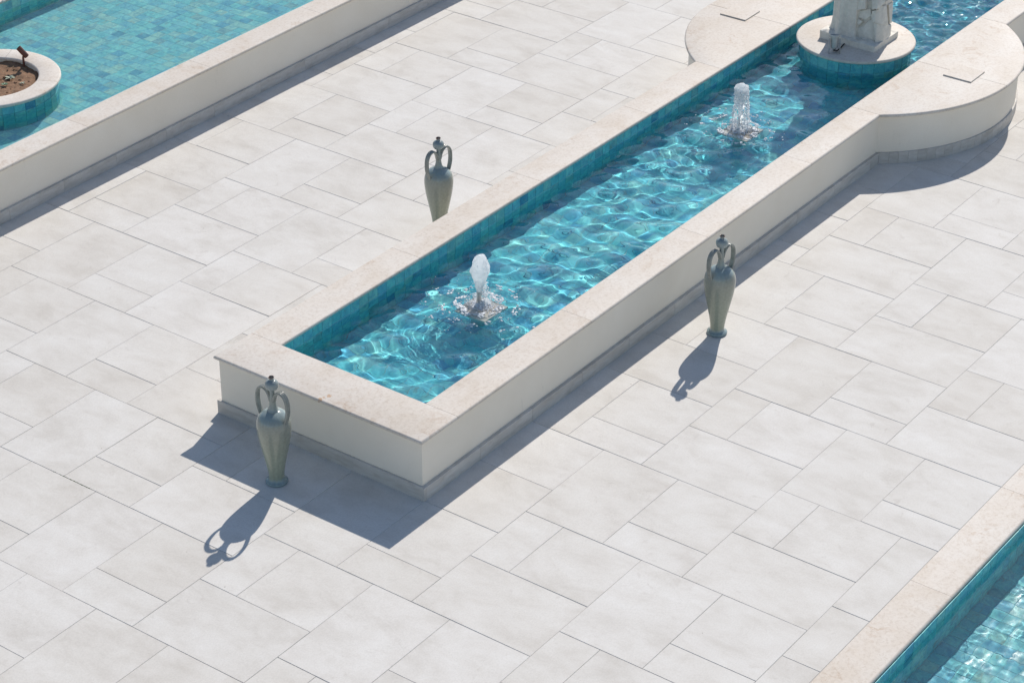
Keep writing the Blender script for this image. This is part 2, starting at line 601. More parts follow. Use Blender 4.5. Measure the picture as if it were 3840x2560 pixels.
PITCH = 0.3425 * U
TILE_T = 0.007
M_SLAB = stone_slab_mat()
M_MARBLE = marble_mat()
M_STUCCO = stucco_mat()
M_SKIRT = skirting_mat()
M_WATER = water_mat()
M_FOAM = foam_mat()
M_GLAZE = glaze_mat()
M_BUBBLE = foam_mat('white_froth', 0.22, 0.4)
M_HANDLE = plain_mat('grey_brown_ridged_glaze', (0.27, 0.28, 0.255), 0.18, var=0.22, scale=26)
M_BED = plain_mat('sand_grout_bed', (0.50, 0.475, 0.44), 0.95, var=0.2, scale=60)
M_GROUT = plain_mat('teal_tile_grout', (0.40, 0.64, 0.66), 0.8, var=0.1)
M_STATUE = plain_mat('weathered_white_statue_stone', (0.72, 0.685, 0.62), 0.8, var=0.12, scale=24, bmp=0.35)
M_STEEL = plain_mat('brushed_steel', (0.50, 0.50, 0.49), 0.28, 1.0, var=0.15, scale=40)
M_GREYMETAL = plain_mat('grey_cast_metal', (0.46, 0.46, 0.45), 0.4, 0.3, var=0.12, scale=60)
M_RUST = plain_mat('rust_brown_paint', (0.155, 0.062, 0.045), 0.5, 0.2, var=0.2, scale=60, bmp=0.15)
M_BLACK = plain_mat('black_rubber', (0.02, 0.02, 0.022), 0.6)
M_LENS = plain_mat('lamp_lens', (0.25, 0.27, 0.30), 0.1, 0.0)
M_SOIL = plain_mat('brown_soil', (0.26, 0.15, 0.088), 0.95, var=0.35, scale=45, bmp=0.6)
M_STRAW = plain_mat('dry_straw', (0.38, 0.29, 0.18), 0.8, var=0.25)
M_LEAF = plain_mat('pale_green_leaf', (0.13, 0.22, 0.13), 0.5, var=0.35, scale=70)
M_LEAFPALE = plain_mat('silver_green_leaf', (0.40, 0.44, 0.33), 0.5, var=0.3, scale=60)
M_MOSS = plain_mat('green_moss', (0.07, 0.13, 0.04), 0.9, var=0.4, scale=90)

# ------------------------------------------------------------------ paving
PATTERN = [(0, 2, 2, 5), (2, 4, 2, 3), (2, 4, 3, 5), (4, 7, 2, 4), (4, 5, 4, 6), (5, 7, 4, 6)]
SUNK_B0, SUNK_B1 = 8.87, 9.84
BED_Z = -0.003
big = 120.0
sunk_far = 17.0
bv, bf = [], []
for (x0, x1, b0, b1) in [(-big, big, -big * 2, SUNK_B0 + 0.3), (-big, big, sunk_far + 0.3, big * 2), (-big, -14.6, SUNK_B0 + 0.3, sunk_far + 0.3),
                         (14.6, big, SUNK_B0 + 0.3, sunk_far + 0.3)]:
    k = len(bv)
    for (a, b) in ((x0, b1), (x1, b1), (x1, b0), (x0, b0)):
        v = P(a, b)
        bv.append((v.x, v.y, BED_Z))
    bf.append((k, k + 1, k + 2, k + 3))
pavement = link('pavement', mesh('pavement', bv, bf), M_BED)
tag(pavement, 'pale limestone courtyard paving laid in large mixed rectangular slabs', 'pavement', kind='structure')


def in_frame(a0, a1, b0, b1, z=0.0, m=0.10):
    xs, ys = [], []
    for a in (a0, a1):
        for b in (b0, b1):
            x, y, _ = project(a, b, z)
            xs.append(x)
            ys.append(y)
    return max(xs) > -m and min(xs) < 1 + m and max(ys) > -m * 1.5 and min(ys) < 1 + m * 1.5


slab_cells = []
for i in range(-40, 41):
    for j in range(-40, 41):
        da, db = -3 * i - 7 * j, 3 * i - j
        for t in PATTERN:
            a0, a1, b0, b1 = t[0] + da, t[1] + da, t[2] + db, t[3] + db
            if a0 >= -4 and b0 >= -7 and b1 <= -1: continue      # under the long pool
            if b1 <= -18: continue                               # under the raised pool
            b1 = min(b1, SUNK_B1 - 0.97)
            if b1 - b0 < 0.1: continue
            if not in_frame(a0, a1, b0, b1): continue
            slab_cells.append((a0, a1, b0, b1))
J = 0.0009
SLAB_MESH = {}
for (a0, a1, b0, b1) in slab_cells:
    w, h = round((a1 - a0) * U, 4), round((b1 - b0) * U, 4)
    if (w, h) not in SLAB_MESH:
        me = block_mesh('paving_slab', -w / 2 + J, w / 2 - J, -h / 2 + J, h / 2 - J, -0.03, 0.0, 0.0022)
        me.materials.append(M_SLAB)
        SLAB_MESH[(w, h)] = me
    o = bpy.data.objects.new('paving_slab', SLAB_MESH[(w, h)])
    COL.objects.link(o)
    o.parent = pavement
    c = P((a0 + a1) / 2, (b0 + b1) / 2)
    o.location = (c.x, c.y, random.uniform(-0.0009, 0.0009))
    o.rotation_euler = (random.gauss(0, 0.0011), random.gauss(0, 0.0011), random.gauss(0, 0.0004))

# ------------------------------------------------------------------ tile laying
def tile_mesh():
    s = PITCH / 2 - 0.0013
    me = block_mesh('pool_tile', -s, s, -s, s, -TILE_T, 0.0, 0.0013)
    return me


def tile_arrays():
    s = PITCH / 2 - 0.0013
    bev = 0.0013
    v = np.array([(x * s, y * s, -TILE_T) for x, y in ((-1, -1), (1, -1), (1, 1), (-1, 1))]
                 + [(x * s, y * s, -bev) for x, y in ((-1, -1), (1, -1), (1, 1), (-1, 1))]
                 + [(x * (s - bev), y * (s - bev), 0) for x, y in ((-1, -1), (1, -1), (1, 1), (-1, 1))])
    f = [(8, 9, 10, 11)]
    for i in range(4):
        j = (i + 1) % 4
        f += [(i, j, j + 4, i + 4), (i + 4, j + 4, j + 8, i + 8)]
    return v, np.array(f)


ROT = {'floor': Matrix.Identity(3),
       'b-': Matrix(((1, 0, 0), (0, 0, -1), (0, 1, 0))),        # wall at low b, facing +b (world -Y)
       'b+': Matrix(((-1, 0, 0), (0, 0, 1), (0, 1, 0))),        # wall at high b, facing -b (world +Y)
       'a-': Matrix(((0, 0, 1), (1, 0, 0), (0, 1, 0)))}         # wall at low a, facing +a


def lay_tiles(cells, mat, parent, limit=300, wall_mat=None):
    """cells: (kind, Vector centre in metres). The ones that show largest become parts of their own."""
    tm = tile_mesh()
    tm.materials.append(mat)
    tw = tm
    if wall_mat is not None:
        tw = tile_mesh()
        tw.materials.append(wall_mat)
    scored = []
    for kind, c in cells:
        x, y, d = project(c.x / U, -c.y / U, c.z / U)
        vis = -0.01 < x < 1.01 and -0.01 < y < 1.01 and kind in ('floor', 'b-')
        facing = 1.0
        n = ROT[kind] @ Vector((0, 0, 1))
        toc = (Vector(CAM * U) - c).normalized()
        facing = max(0.0, n.dot(toc))
        # is the line of sight clear of the near coping?
        if vis and vis_test is not None and not vis_test(kind, c):
            vis = False
        scored.append(((facing / (d * d)) if vis else -1.0 / d, kind, c))
    scored.sort(key=lambda s: -s[0])
    rest = []
    for k, (s, kind, c) in enumerate(scored):
        tilt = Matrix.Rotation(random.gauss(0, 0.006), 3, 'X') @ Matrix.Rotation(random.gauss(0, 0.006), 3, 'Y')
        R = ROT[kind] @ tilt
        c = c + (ROT[kind] @ Vector((0, 0, 1))) * random.uniform(-0.0005, 0.0005)
        if s > 0 and k < limit:
            o = bpy.data.objects.new('pool_tile', tm if kind == 'floor' else tw)
            COL.objects.link(o)
            o.parent = parent
            o.location = c - parent.location
            o.rotation_euler = R.to_euler()
            receiver(o)
        else:
            rest.append((np.array(R), np.array(c), 0 if kind == 'floor' or wall_mat is None else 1))
    if rest:
        tv, tf = tile_arrays()
        V = np.concatenate([tv @ r.T + c for r, c, _ in rest])
        F = np.concatenate([tf + 12 * i for i in range(len(rest))])
        me = bpy.data.meshes.new('pool_tile_field')
        me.from_pydata(V.tolist(), [], F.tolist())
        me.materials.append(mat)
        if wall_mat is not None:
            me.materials.append(wall_mat)
            me.polygons.foreach_set('material_index', np.repeat([w for _, _, w in rest], len(tf)).astype(np.int32))
        o = link('pool_tile_field', me, None, parent)
        o['kind'] = 'stuff'
        o.location = -parent.location
        receiver(o)


vis_test = None


def sight_clear(zc, b_edge):
    """tile visible only if its line of sight passes above the near coping, whose inner edge lies at b_edge, height zc"""
    def f(kind, c):
        a, b, z = c.x / U, -c.y / U, c.z / U
        cb, cz = -CAM[1], CAM[2]
        t = (b_edge - b) / (cb - b)
        return z + (cz - z) * t > zc - 0.25
    return f


def shell_mesh(name, a0, a1, b0, b1, z0, z1):
    v = [P(a, b, z) for z in (z0, z1) for (a, b) in ((a0, b0), (a1, b0), (a1, b1), (a0, b1))]
    f = [(3, 2, 1, 0), (0, 1, 5, 4), (1, 2, 6, 5), (2, 3, 7, 6), (3, 0, 4, 7)]
    f = [tuple(reversed(q)) for q in f]
    return mesh(name, v, f)


# ------------------------------------------------------------------ the long fountain pool
BC = -4.0
ZTOP, ZCOP = 1.55, 1.45
ZW, ZF = 1.16, 0.165
A_END = 36.0
fountain = empty('fountain_pool', P(-4, BC, 0))


def put(o, root):
    """parent an object built in world coordinates under a root that is not at the origin"""
    o.parent = root
    o.location = -root.location
    return o


tag(fountain, 'long raised pool with cream coping, white rendered walls and two bubbling jets', 'fountain pool')
A0C, AIN = -4.06, -2.775
BL, BR = BC - 3.02, BC + 3.0
BLI, BRI = BC - 2.10, BC + 2.08
cop = []
cop.append(rect_coping('coping_slab', A0C, AIN, BL, BR, ZCOP, ZTOP, (1, 0, 1, 1), M_MARBLE, None))
BAYC, BAYR = (20.29, BC), 4.95
for side in (-1, 1):
    o_, i_ = (BR, BRI) if side > 0 else (BL, BLI)
    b0, b1 = (i_, o_) if side > 0 else (o_, i_)
    h = math.sqrt(BAYR ** 2 - (o_ - BC) ** 2)
    s0, s1 = BAYC[0] - h, BAYC[0] + h
    for (p, q) in [(AIN, 2.38), (2.38, 7.5), (7.5, 12.62), (12.62, s0), (s1, 30.0), (30.0, A_END)]:
        cop.append(rect_coping('coping_slab', p, q, b0, b1, ZCOP, ZTOP, (0, 0, 1, 1), M_MARBLE, None))
    # bay slabs
    for (u0, u1) in ((s0, 20.22), (20.22, s1)):
        arc = []
        n = 26
        t0, t1 = [math.atan2((o_ - BC), 0)] * 2
        for k in range(n + 1):
            a = u0 + (u1 - u0) * k / n
            # even spacing by angle
        th0 = math.atan2(math.sqrt(max(0, BAYR ** 2 - (u0 - BAYC[0]) ** 2)), u0 - BAYC[0])
        th1 = math.atan2(math.sqrt(max(0, BAYR ** 2 - (u1 - BAYC[0]) ** 2)), u1 - BAYC[0])
        pts, ins = [], []
        g = 0.008
        lo, hi = u0 + g, u1 - g
        inner = BC + (i_ - BC)
        pts.append(P(lo, inner)); ins.append(Vector((0, -side * 1.0)))
        for k in range(n + 1):
            th = th0 + (th1 - th0) * k / n
            a = min(max(BAYC[0] + BAYR * math.cos(th), lo), hi)
            b = BC + side * BAYR * math.sin(th)
            pts.append(P(a, b)); ins.append(Vector((-math.cos(th), side * math.sin(th))) if 0 < k < n else Vector((0, side * 1.0)))
        pts.append(P(hi, inner)); ins.append(Vector((0, -side * 1.0)))
        pts = [(q.x, q.y) for q in pts]
        ins = [(q.x, q.y) for q in ins]
        area = sum(pts[k][0] * pts[(k + 1) % len(pts)][1] - pts[(k + 1) % len(pts)][0] * pts[k][1] for k in range(len(pts)))
        if area < 0:
            pts.reverse(); ins.reverse()
        cop.append(link('coping_slab', bull_mesh('coping_slab', pts, ins, ZCOP * U, ZTOP * U), M_MARBLE))
for o in cop:
    put(o, fountain)


def outline(off, bay_off, n=40):
    """outer face of the pool in plan, off = half width from the axis, from the far end along the right side, round the near end"""
    pts = []
    h = math.sqrt(bay_off ** 2 - off ** 2)
    th = math.atan2(off, h)
    right = [(A_END, BC + off)] + [(BAYC[0] + bay_off * math.cos(th + (math.pi - 2 * th) * k / n), BC + bay_off * math.sin(th + (math.pi - 2 * th) * k / n)) for k in range(n + 1)]
    right.append((-4.06 + (3.02 - off), BC + off))
    left = [(a, 2 * BC - b) for a, b in reversed(right)]
    return right + left


ol = outline(2.93, 4.81)
wv, wf = [], []
for z in (0.0, ZCOP + 0.02):
    for a, b in ol:
        wv.append(P(a, b, z))
n = len(ol)
for i in range(n - 1):
    wf.append((i, i + 1, n + i + 1, n + i))
wme = mesh('wall', wv, wf)
bm = bmesh.new(); bm.from_mesh(wme); bmesh.ops.recalc_face_normals(bm, faces=bm.faces[:]); bm.to_mesh(wme); bm.free()
put(link('wall', wme, M_STUCCO), fountain)

# skirting pieces
SK_T, SK_H = 0.09, 0.345


def skirt_piece(p, q, outward, mat, root, h=SK_H, gap=0.004):
    """p, q plan end points of the outer face; outward unit plan vector (a, b)"""
    d = np.array(q) - np.array(p)
    L = np.linalg.norm(d)
    d /= L
    p_ = np.array(p) + d * gap
    q_ = np.array(q) - d * gap
    o_ = np.array(outward)
    pin, qin = p_ - o_ * SK_T, q_ - o_ * SK_T
    e = 0.008
    v = [P(*p_, -0.01), P(*q_, -0.01), P(*q_, h - e), P(*p_, h - e), P(*(p_ - o_ * e), h), P(*(q_ - o_ * e), h), P(*pin, h), P(*qin, h), P(*pin, -0.01), P(*qin, -0.01)]
    f = [(0, 1, 2, 3), (3, 2, 5, 4), (4, 5, 7, 6), (0, 3, 4, 6, 8), (1, 9, 7, 5, 2)]
    me = mesh('skirting_stone', v, f)
    bm = bmesh.new(); bm.from_mesh(me); bmesh.ops.recalc_face_normals(bm, faces=bm.faces[:]); bm.to_mesh(me); bm.free()
    put(link('skirting_stone', me, mat), root)


def skirt_run(a0, a1, b, sgn, joints, root, mat=None):
    cuts = [a0] + [j for j in joints if a0 + 0.05 < j < a1 - 0.05] + [a1]
    for p, q in zip(cuts[:-1], cuts[1:]):
        skirt_piece((p, b), (q, b), (0, sgn), M_SKIRT, root)


SKO = 3.02
hb = math.sqrt(4.86 ** 2 - SKO ** 2)
for sgn in (-1, 1):
    b = BC + sgn * SKO
    skirt_run(-4.03 + SK_T, BAYC[0] - hb, b, sgn, [2.0 * k for k in range(-2, 20)], fountain)
    skirt_run(BAYC[0] + hb, A_END, b, sgn, [2.0 * k for k in range(-2, 20)], fountain)
    th = math.asin(SKO / 4.86)
    m = 31
    for k in range(m):
        t0 = th + (math.pi - 2 * th) * k / m
        t1 = th + (math.pi - 2 * th) * (k + 1) / m
        tm_ = (t0 + t1) / 2
        skirt_piece((BAYC[0] + 4.86 * math.cos(t0), BC + sgn * 4.86 * math.sin(t0)), (BAYC[0] + 4.86 * math.cos(t1), BC + sgn * 4.86 * math.sin(t1)),
                    (math.cos(tm_), sgn * math.sin(tm_)), M_SKIRT, fountain, gap=0.003)
for (b0, b1) in ((BC - SKO, BC - 0.98), (BC - 0.98, BC + 1.02), (BC + 1.02, BC + SKO)):
    skirt_piece((-4.03, b0), (-4.03, b1), (-1, 0), M_SKIRT, fountain, gap=0.001)

# inner tiling
TB0, TB1, TA0 = BC - 2.13, BC + 2.11, -2.80
M_TILE1 = tile_mat('turquoise_glazed_floor_tile', P(-2.317, TB0 - 0.0, 1.20), gain=(0.80, 1.08, 1.14), soft=0.2)  # floor copy brightened in colour for sunlight lost under the waves
M_TILE1W = tile_mat('turquoise_glazed_wall_tile', P(-2.317, TB0 - 0.0, 1.20), gain=(0.70, 0.86, 0.87))  # wall copy of the tile, toned darker without that lift
put(receiver(link('tile_bed', shell_mesh('tile_bed', TA0 - 0.008, A_END, TB0 - 0.008, TB1 + 0.008, ZF - 0.008, ZCOP + 0.02), M_GROUT)), fountain)
cells = []
pt = 0.3425
na = int((A_END + 2.317) / pt)
for i in range(-1, na):
    a = -2.317 + pt * (i + 0.5)
    for j in range(12):
        cells.append(('floor', P(a, TB0 + pt * (j + 0.5), ZF)))
    for k in range(-3, 1):
        zc = 1.20 + pt * (k + 0.5)
        if zc < ZF: continue
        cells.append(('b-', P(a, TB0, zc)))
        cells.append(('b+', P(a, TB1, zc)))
for j in range(12):
    for k in range(-3, 1):
        cells.append(('a-', P(TA0, TB0 + pt * (j + 0.5), 1.20 + pt * (k + 0.5))))
vis_test = sight_clear(ZTOP, BRI)
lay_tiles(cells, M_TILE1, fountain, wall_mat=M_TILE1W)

# ------------------------------------------------------------------ raised pool at the left
LB0, LB1 = -26.24, -18.76
LA0, LA1 = -9.0, 24.0
raised = empty('raised_pool', P(0, LB1, 0))
tag(raised, 'wide raised pool of still water beside the round planter', 'pool')
rp = []
cuts = [LA0, -2.1, 2.81, 7.7, 12.6, 17.5, LA1]
for p, q in zip(cuts[:-1], cuts[1:]):
    rp.append(rect_coping('coping_slab', p, q, LB1, -17.87, ZCOP, ZTOP, (0, 0, 1, 1), M_MARBLE, None))
    rp.append(rect_coping('coping_slab', p, q, LB0 - 0.9, LB0, ZCOP, ZTOP, (0, 0, 1, 1), M_MARBLE, None))
v = [P(LA0, -17.95, 0), P(LA1, -17.95, 0), P(LA1, -17.95, ZCOP + 0.02), P(LA0, -17.95, ZCOP + 0.02)]
rp.append(link('wall', mesh('wall', v, [(0, 1, 2, 3)]), M_STUCCO))
rp.append(receiver(link('tile_bed', shell_mesh('tile_bed', LA0, LA1, LB0 - 0.036, LB1 - 0.03 + 0.036, ZF - 0.008, ZCOP + 0.02), M_GROUT)))
for o in rp:
    put(o, raised)
skirt_run(LA0, LA1, -17.86, 1, [-0.26 + 2.0 * k for k in range(-6, 15)], raised)
M_TILE2 = tile_mat('turquoise_glazed_tile_still_pool', P(0.05, LB0 - 0.03, 1.20), soft=0.30, gain=(1.18, 1.02, 0.97))
cells = []
for i in range(-27, 70):
    a = 0.05 + pt * (i + 0.5)
    if a > LA1 - 0.2 or a < LA0 + 0.2: continue
    for j in range(21):
        cells.append(('floor', P(a, LB0 - 0.03 + pt * (j + 0.5), ZF)))
    for k in range(-3, 1):
        cells.append(('b-', P(a, LB0 - 0.03, 1.20 + pt * (k + 0.5))))
        cells.append(('b+', P(a, LB1 - 0.0, 1.20 + pt * (k + 0.5))))
vis_test = sight_clear(ZTOP, LB1)
lay_tiles(cells, M_TILE2, raised)

# ------------------------------------------------------------------ sunken pool at the lower right
SZW, SZF = -0.30, -1.45
SA0, SA1 = -14.0, 14.0
sunken = empty('sunken_pool', P(0, SUNK_B1, 0))
tag(sunken, 'sunken pool edged with flush cream coping level with the paving', 'pool')
sp = []
cuts = [SA0, -8.6, -4.4, -0.25, 4.0, 8.2, SA1]
for p, q in zip(cuts[:-1], cuts[1:]):
    sp.append(rect_coping('coping_slab', p, q, SUNK_B0 + 0.005, SUNK_B1, -0.115, 0.0, (0, 0, 0, 1), M_MARBLE, None, gap=0.0012))
    sp.append(rect_coping('coping_slab', p, q, sunk_far - 0.97, sunk_far, -0.115, 0.0, (0, 0, 1, 0), M_MARBLE, None, gap=0.0012))
TBS = SUNK_B1 + 0.03
sp.append(receiver(link('tile_bed', shell_mesh('tile_bed', SA0, SA1, TBS - 0.008, sunk_far - 0.97, SZF - 0.008, -0.10), M_GROUT)))
for o in sp:
    put(o, sunken)
M_TILE3 = tile_mat('turquoise_glazed_tile_sunken_pool', P(0.09, TBS, -0.42), zw=SZW, soft=0.35)
cells = []
for i in range(-41, 41):
    a = 0.09 + pt * (i + 0.5)
    if abs(a) > 13.8: continue
    for j in range(17):
        cells.append(('floor', P(a, TBS + pt * (j + 0.5), SZF)))
    for k in range(-3, 1):
        zc = -0.42 + pt * (k + 0.5)
        cells.append(('b-', P(a, TBS, zc)))
vis_test = None
lay_tiles(cells, M_TILE3, sunken)

# ------------------------------------------------------------------ water surfaces
JETS = [(1.97, -3.99), (14.02, -4.06)]


def water_sheet(name, a0, a1, b0, b1, z, step, hfun, label):
    nx, ny = int((a1 - a0) * U / step) + 1, int((b1 - b0) * U / step) + 1
    A = np.linspace(a0, a1, nx)
    B = np.linspace(b0, b1, ny)
    AA, BB = np.meshgrid(A, B, indexing='ij')
    H = hfun(AA * U, -BB * U)
    V = np.stack([AA * U, -BB * U, z * U + H], -1).reshape(-1, 3)
    idx = np.arange(nx * ny).reshape(nx, ny)
    F = np.stack([idx[:-1, :-1], idx[:-1, 1:], idx[1:, 1:], idx[1:, :-1]], -1).reshape(-1, 4)[:, ::-1]
    me = bpy.data.meshes.new(name)
    me.vertices.add(len(V))
    me.vertices.foreach_set('co', V.ravel())
    me.loops.add(F.size)
    me.loops.foreach_set('vertex_index', F.ravel().astype(np.int32))
    me.polygons.add(len(F))
    me.polygons.foreach_set('loop_start', np.arange(0, F.size, 4, dtype=np.int32))
    me.polygons.foreach_set('use_smooth', np.ones(len(F), dtype=bool))
    me.update(calc_edges=True)
    me.validate()
    o = link(name, me, M_WATER)
    if me.polygons[0].normal.z < 0:
        me.flip_normals()
    o.cycles.is_caustics_caster = True
    tag(o, label, 'water', kind='structure')
    return o


def waves(X, Y, comps):
    H = np.zeros_like(X)
    for amp, lam, ang, ph in comps:
        k = 2 * math.pi / lam
        H += amp * np.sin(k * (X * math.cos(ang) + Y * math.sin(ang)) + ph)
    return H


def comp_set(n, l0, l1, slope, seed, ang0=0.0, spread=math.pi):
    r = np.random.default_rng(seed)
    out = []
    for _ in range(n):
        lam = math.exp(r.uniform(math.log(l0), math.log(l1)))
        out.append((slope * lam / (2 * math.pi) / math.sqrt(n), lam, ang0 + r.uniform(-spread, spread), r.uniform(0, 6.283)))
    return out


C_LONG = comp_set(12, 0.18, 0.36, 0.185, 1, ang0=0.5, spread=1.0)
C_MID = comp_set(14, 0.10, 0.17, 0.090, 2, ang0=0.63, spread=1.0)
C_FINE = comp_set(30, 0.028, 0.07, 0.20, 3)
C_FAR = comp_set(30, 0.08, 0.20, 0.24, 4)


def h_main(X, Y):
    H = waves(X, Y, C_LONG) + waves(X, Y, C_MID)
    # slow patches of calmer and livelier water
    patch = 0.75 + 0.35 * np.sin(X * 2.1 + 0.7) * np.sin(Y * 3.3 + X * 0.9)
    H *= patch
    fine = waves(X, Y, C_FINE)
    for q, (ja, jb) in enumerate(JETS):
        jx, jy = ja * U, -jb * U
        R = np.hypot(X - jx, Y - jy)
        T = np.arctan2(Y - jy, X - jx)
        wob = 0.012 * np.sin(3 * T + q) + 0.008 * np.sin(7 * T + 2 * q + 1.0)
        env = np.exp(-R / 0.26) * np.clip((R - 0.03) / 0.06, 0, 1)
        H += 0.0029 * env * np.sin(2 * math.pi * (R + wob) / 0.074 + q) * (0.75 + 0.35 * np.sin(3 * T + 1.3 * q))
        H += 0.0003 * np.exp(-R / 0.5) * np.sin(2 * math.pi * (R + 0.6 * wob) / 0.034)
        H += fine * 0.45 * np.exp(-(R / 0.22) ** 2)
    far = 1 / (1 + np.exp(-(X - 22.0 * U) / 0.25))
    H += far * waves(X, Y, C_FAR)
    H += 0.05 * fine
    return H


W1 = water_sheet('water', TA0, A_END, TB0, TB1, ZW, 0.0085, h_main, 'rippling blue water filling the long fountain pool')
C_STILL = comp_set(14, 0.12, 0.5, 0.018, 5)
W2 = water_sheet('water', LA0, LA1, LB0 - 0.03, LB1, ZW, 0.03, lambda X, Y: waves(X, Y, C_STILL), 'still clear turquoise water in the raised pool by the planter')
C_RIP = comp_set(20, 0.07, 0.3, 0.045, 6)
C_RIP2 = comp_set(24, 0.025, 0.07, 0.10, 8)


def h_sunk(X, Y):
    g = np.sin(X * 7.3 + 1.0) * np.sin(Y * 6.1 + 0.4) + 0.6 * np.sin(X * 13 + Y * 11)
    return waves(X, Y, C_RIP) + waves(X, Y, C_RIP2) * np.clip(g * 0.9, 0.06, 1.0)


W3 = water_sheet('water', -9.0, 9.0, TBS, sunk_far - 0.97, SZW, 0.012, h_sunk, 'glinting turquoise water in the sunken pool')
#DETAILS
# ------------------------------------------------------------------ round pedestal in the long pool
def ring_arc_mesh(name, r0, r1, z0, z1, t0, t1, n, nr=5):
    """flat ring segment with rounded rims, metres; t0..t1 angles"""
    rr = (z1 - z0) / 2
    zc = (z0 + z1) / 2
    sec = []
    for k in range(nr + 1):
        th = math.pi / 2 - math.pi * k / nr
        sec.append((r1 - rr + rr * math.cos(th), zc + rr * math.sin(th)))
    for k in range(nr + 1):
        th = -math.pi / 2 - math.pi * k / nr
        sec.append((r0 + rr + rr * math.cos(th), zc + rr * math.sin(th)))
    m = len(sec)
    verts, faces = [], []
    for i in range(n + 1):
        t = t0 + (t1 - t0) * i / n
        for r, z in sec:
            verts.append((r * math.cos(t), r * math.sin(t), z))
    for i in range(n):
        for j in range(m):
            q = (j + 1) % m
            faces.append((i * m + j, i * m + q, (i + 1) * m + q, (i + 1) * m + j))
    faces.append(tuple(range(m)))
    faces.append(tuple(n * m + j for j in reversed(range(m))))
    me = mesh(name, verts, faces)
    bm = bmesh.new(); bm.from_mesh(me); bmesh.ops.recalc_face_normals(bm, faces=bm.faces[:]); bm.to_mesh(me); bm.free()
    sm = [True] * (n * m) + [False, False]
    me.polygons.foreach_set('use_smooth', sm)
    me.set_sharp_from_angle(angle=math.radians(40))
    return me


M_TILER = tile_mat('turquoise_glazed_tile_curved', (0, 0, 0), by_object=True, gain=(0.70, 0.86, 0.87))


def tile_drum(root, r, n, rows, zbase, t_off=0.0):
    w = 2 * math.pi * r / n
    s, e = w / 2 - 0.0013, 0.0013
    h = PITCH / 2 - 0.0013
    me = block_mesh('pool_tile', -s, s, -h, h, -TILE_T, 0.0, e)
    me.transform(Matrix(((0, 0, 1, 0), (1, 0, 0, 0), (0, 1, 0, 0), (0, 0, 0, 1))))
    me.materials.append(M_TILER)
    for k in rows:
        for i in range(n):
            t = t_off + 2 * math.pi * (i + 0.5) / n
            o = bpy.data.objects.new('pool_tile', me)
            COL.objects.link(o)
            o.parent = root
            o.location = (r * math.cos(t), r * math.sin(t), zbase + PITCH * (k + 0.5))
            o.rotation_euler = (0, random.gauss(0, 0.006), t + random.gauss(0, 0.006))
            receiver(o)
    core = lathe_mesh('drum_core', [(r * 0.995 - 0.004, zbase + PITCH * min(rows)), (r * 0.995 - 0.004, zbase + PITCH * (max(rows) + 1) - 0.004)], n=60, cap=False)
    receiver(link('drum_core', core, M_GROUT, root))


ISL = (20.42, -4.01)
ISLZ = 1.66
island = empty('round_pedestal', P(*ISL, 0))
tag(island, 'round turquoise tiled pedestal with a cream stone top under the statue', 'pedestal')
prof = []
rr = 0.05 * U
RI = 1.745 * U
for k in range(9):
    th = -math.pi / 2 + math.pi * k / 8
    prof.append((RI - rr + rr * math.cos(th), (ISLZ - 0.05) * U + rr * math.sin(th)))
me = lathe_mesh('top_slab', prof, n=96)
me.set_sharp_from_angle(angle=math.radians(50))
link('top_slab', me, M_MARBLE, island)
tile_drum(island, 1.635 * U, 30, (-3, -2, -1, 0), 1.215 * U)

# ------------------------------------------------------------------ round planter in the raised pool
PLC = (3.46, -22.42)
planter = empty('round_planter', P(*PLC, 0))
tag(planter, 'round turquoise tiled planter with a cream stone rim and bare soil', 'planter')
j0 = math.radians(-62)
for k in range(4):
    t0, t1 = j0 + k * math.pi / 2, j0 + (k + 1) * math.pi / 2
    g = 0.0016 / (1.7 * U)
    link('rim_stone', ring_arc_mesh('rim_stone', 1.36 * U, 2.0 * U, 1.445 * U, 1.55 * U, t0 + g, t1 - g, 26), M_MARBLE, planter)
tile_drum(planter, 1.90 * U, 35, (-3, -2, -1, 0), 1.20 * U)
sv, sf = [], []
nr_, nt_ = 22, 72
for i in range(nr_ + 1):
    r = 1.44 * U * i / nr_
    for j in range(nt_):
        t = 2 * math.pi * j / nt_
        x, y = r * math.cos(t), r * math.sin(t)
        h = 0.020 * noise.noise(Vector((x * 9, y * 9, 1.0))) + 0.010 * noise.noise(Vector((x * 28, y * 28, 4.0))) + 0.005 * noise.noise(Vector((x * 70, y * 70, 8.0)))
        sv.append((x, y, 1.34 * U + h + 0.02 * (i / nr_) ** 4))
for i in range(nr_):
    for j in range(nt_):
        q = (j + 1) % nt_
        sf.append((i * nt_ + j, (i + 1) * nt_ + j, (i + 1) * nt_ + q, i * nt_ + q))
link('soil', mesh('soil', sv, sf, True), M_SOIL, planter)
inner = lathe_mesh('rim_lining', [(1.41 * U, 1.2 * U), (1.41 * U, 1.46 * U)], n=72, cap=False)
link('rim_lining', inner, M_STUCCO, planter)


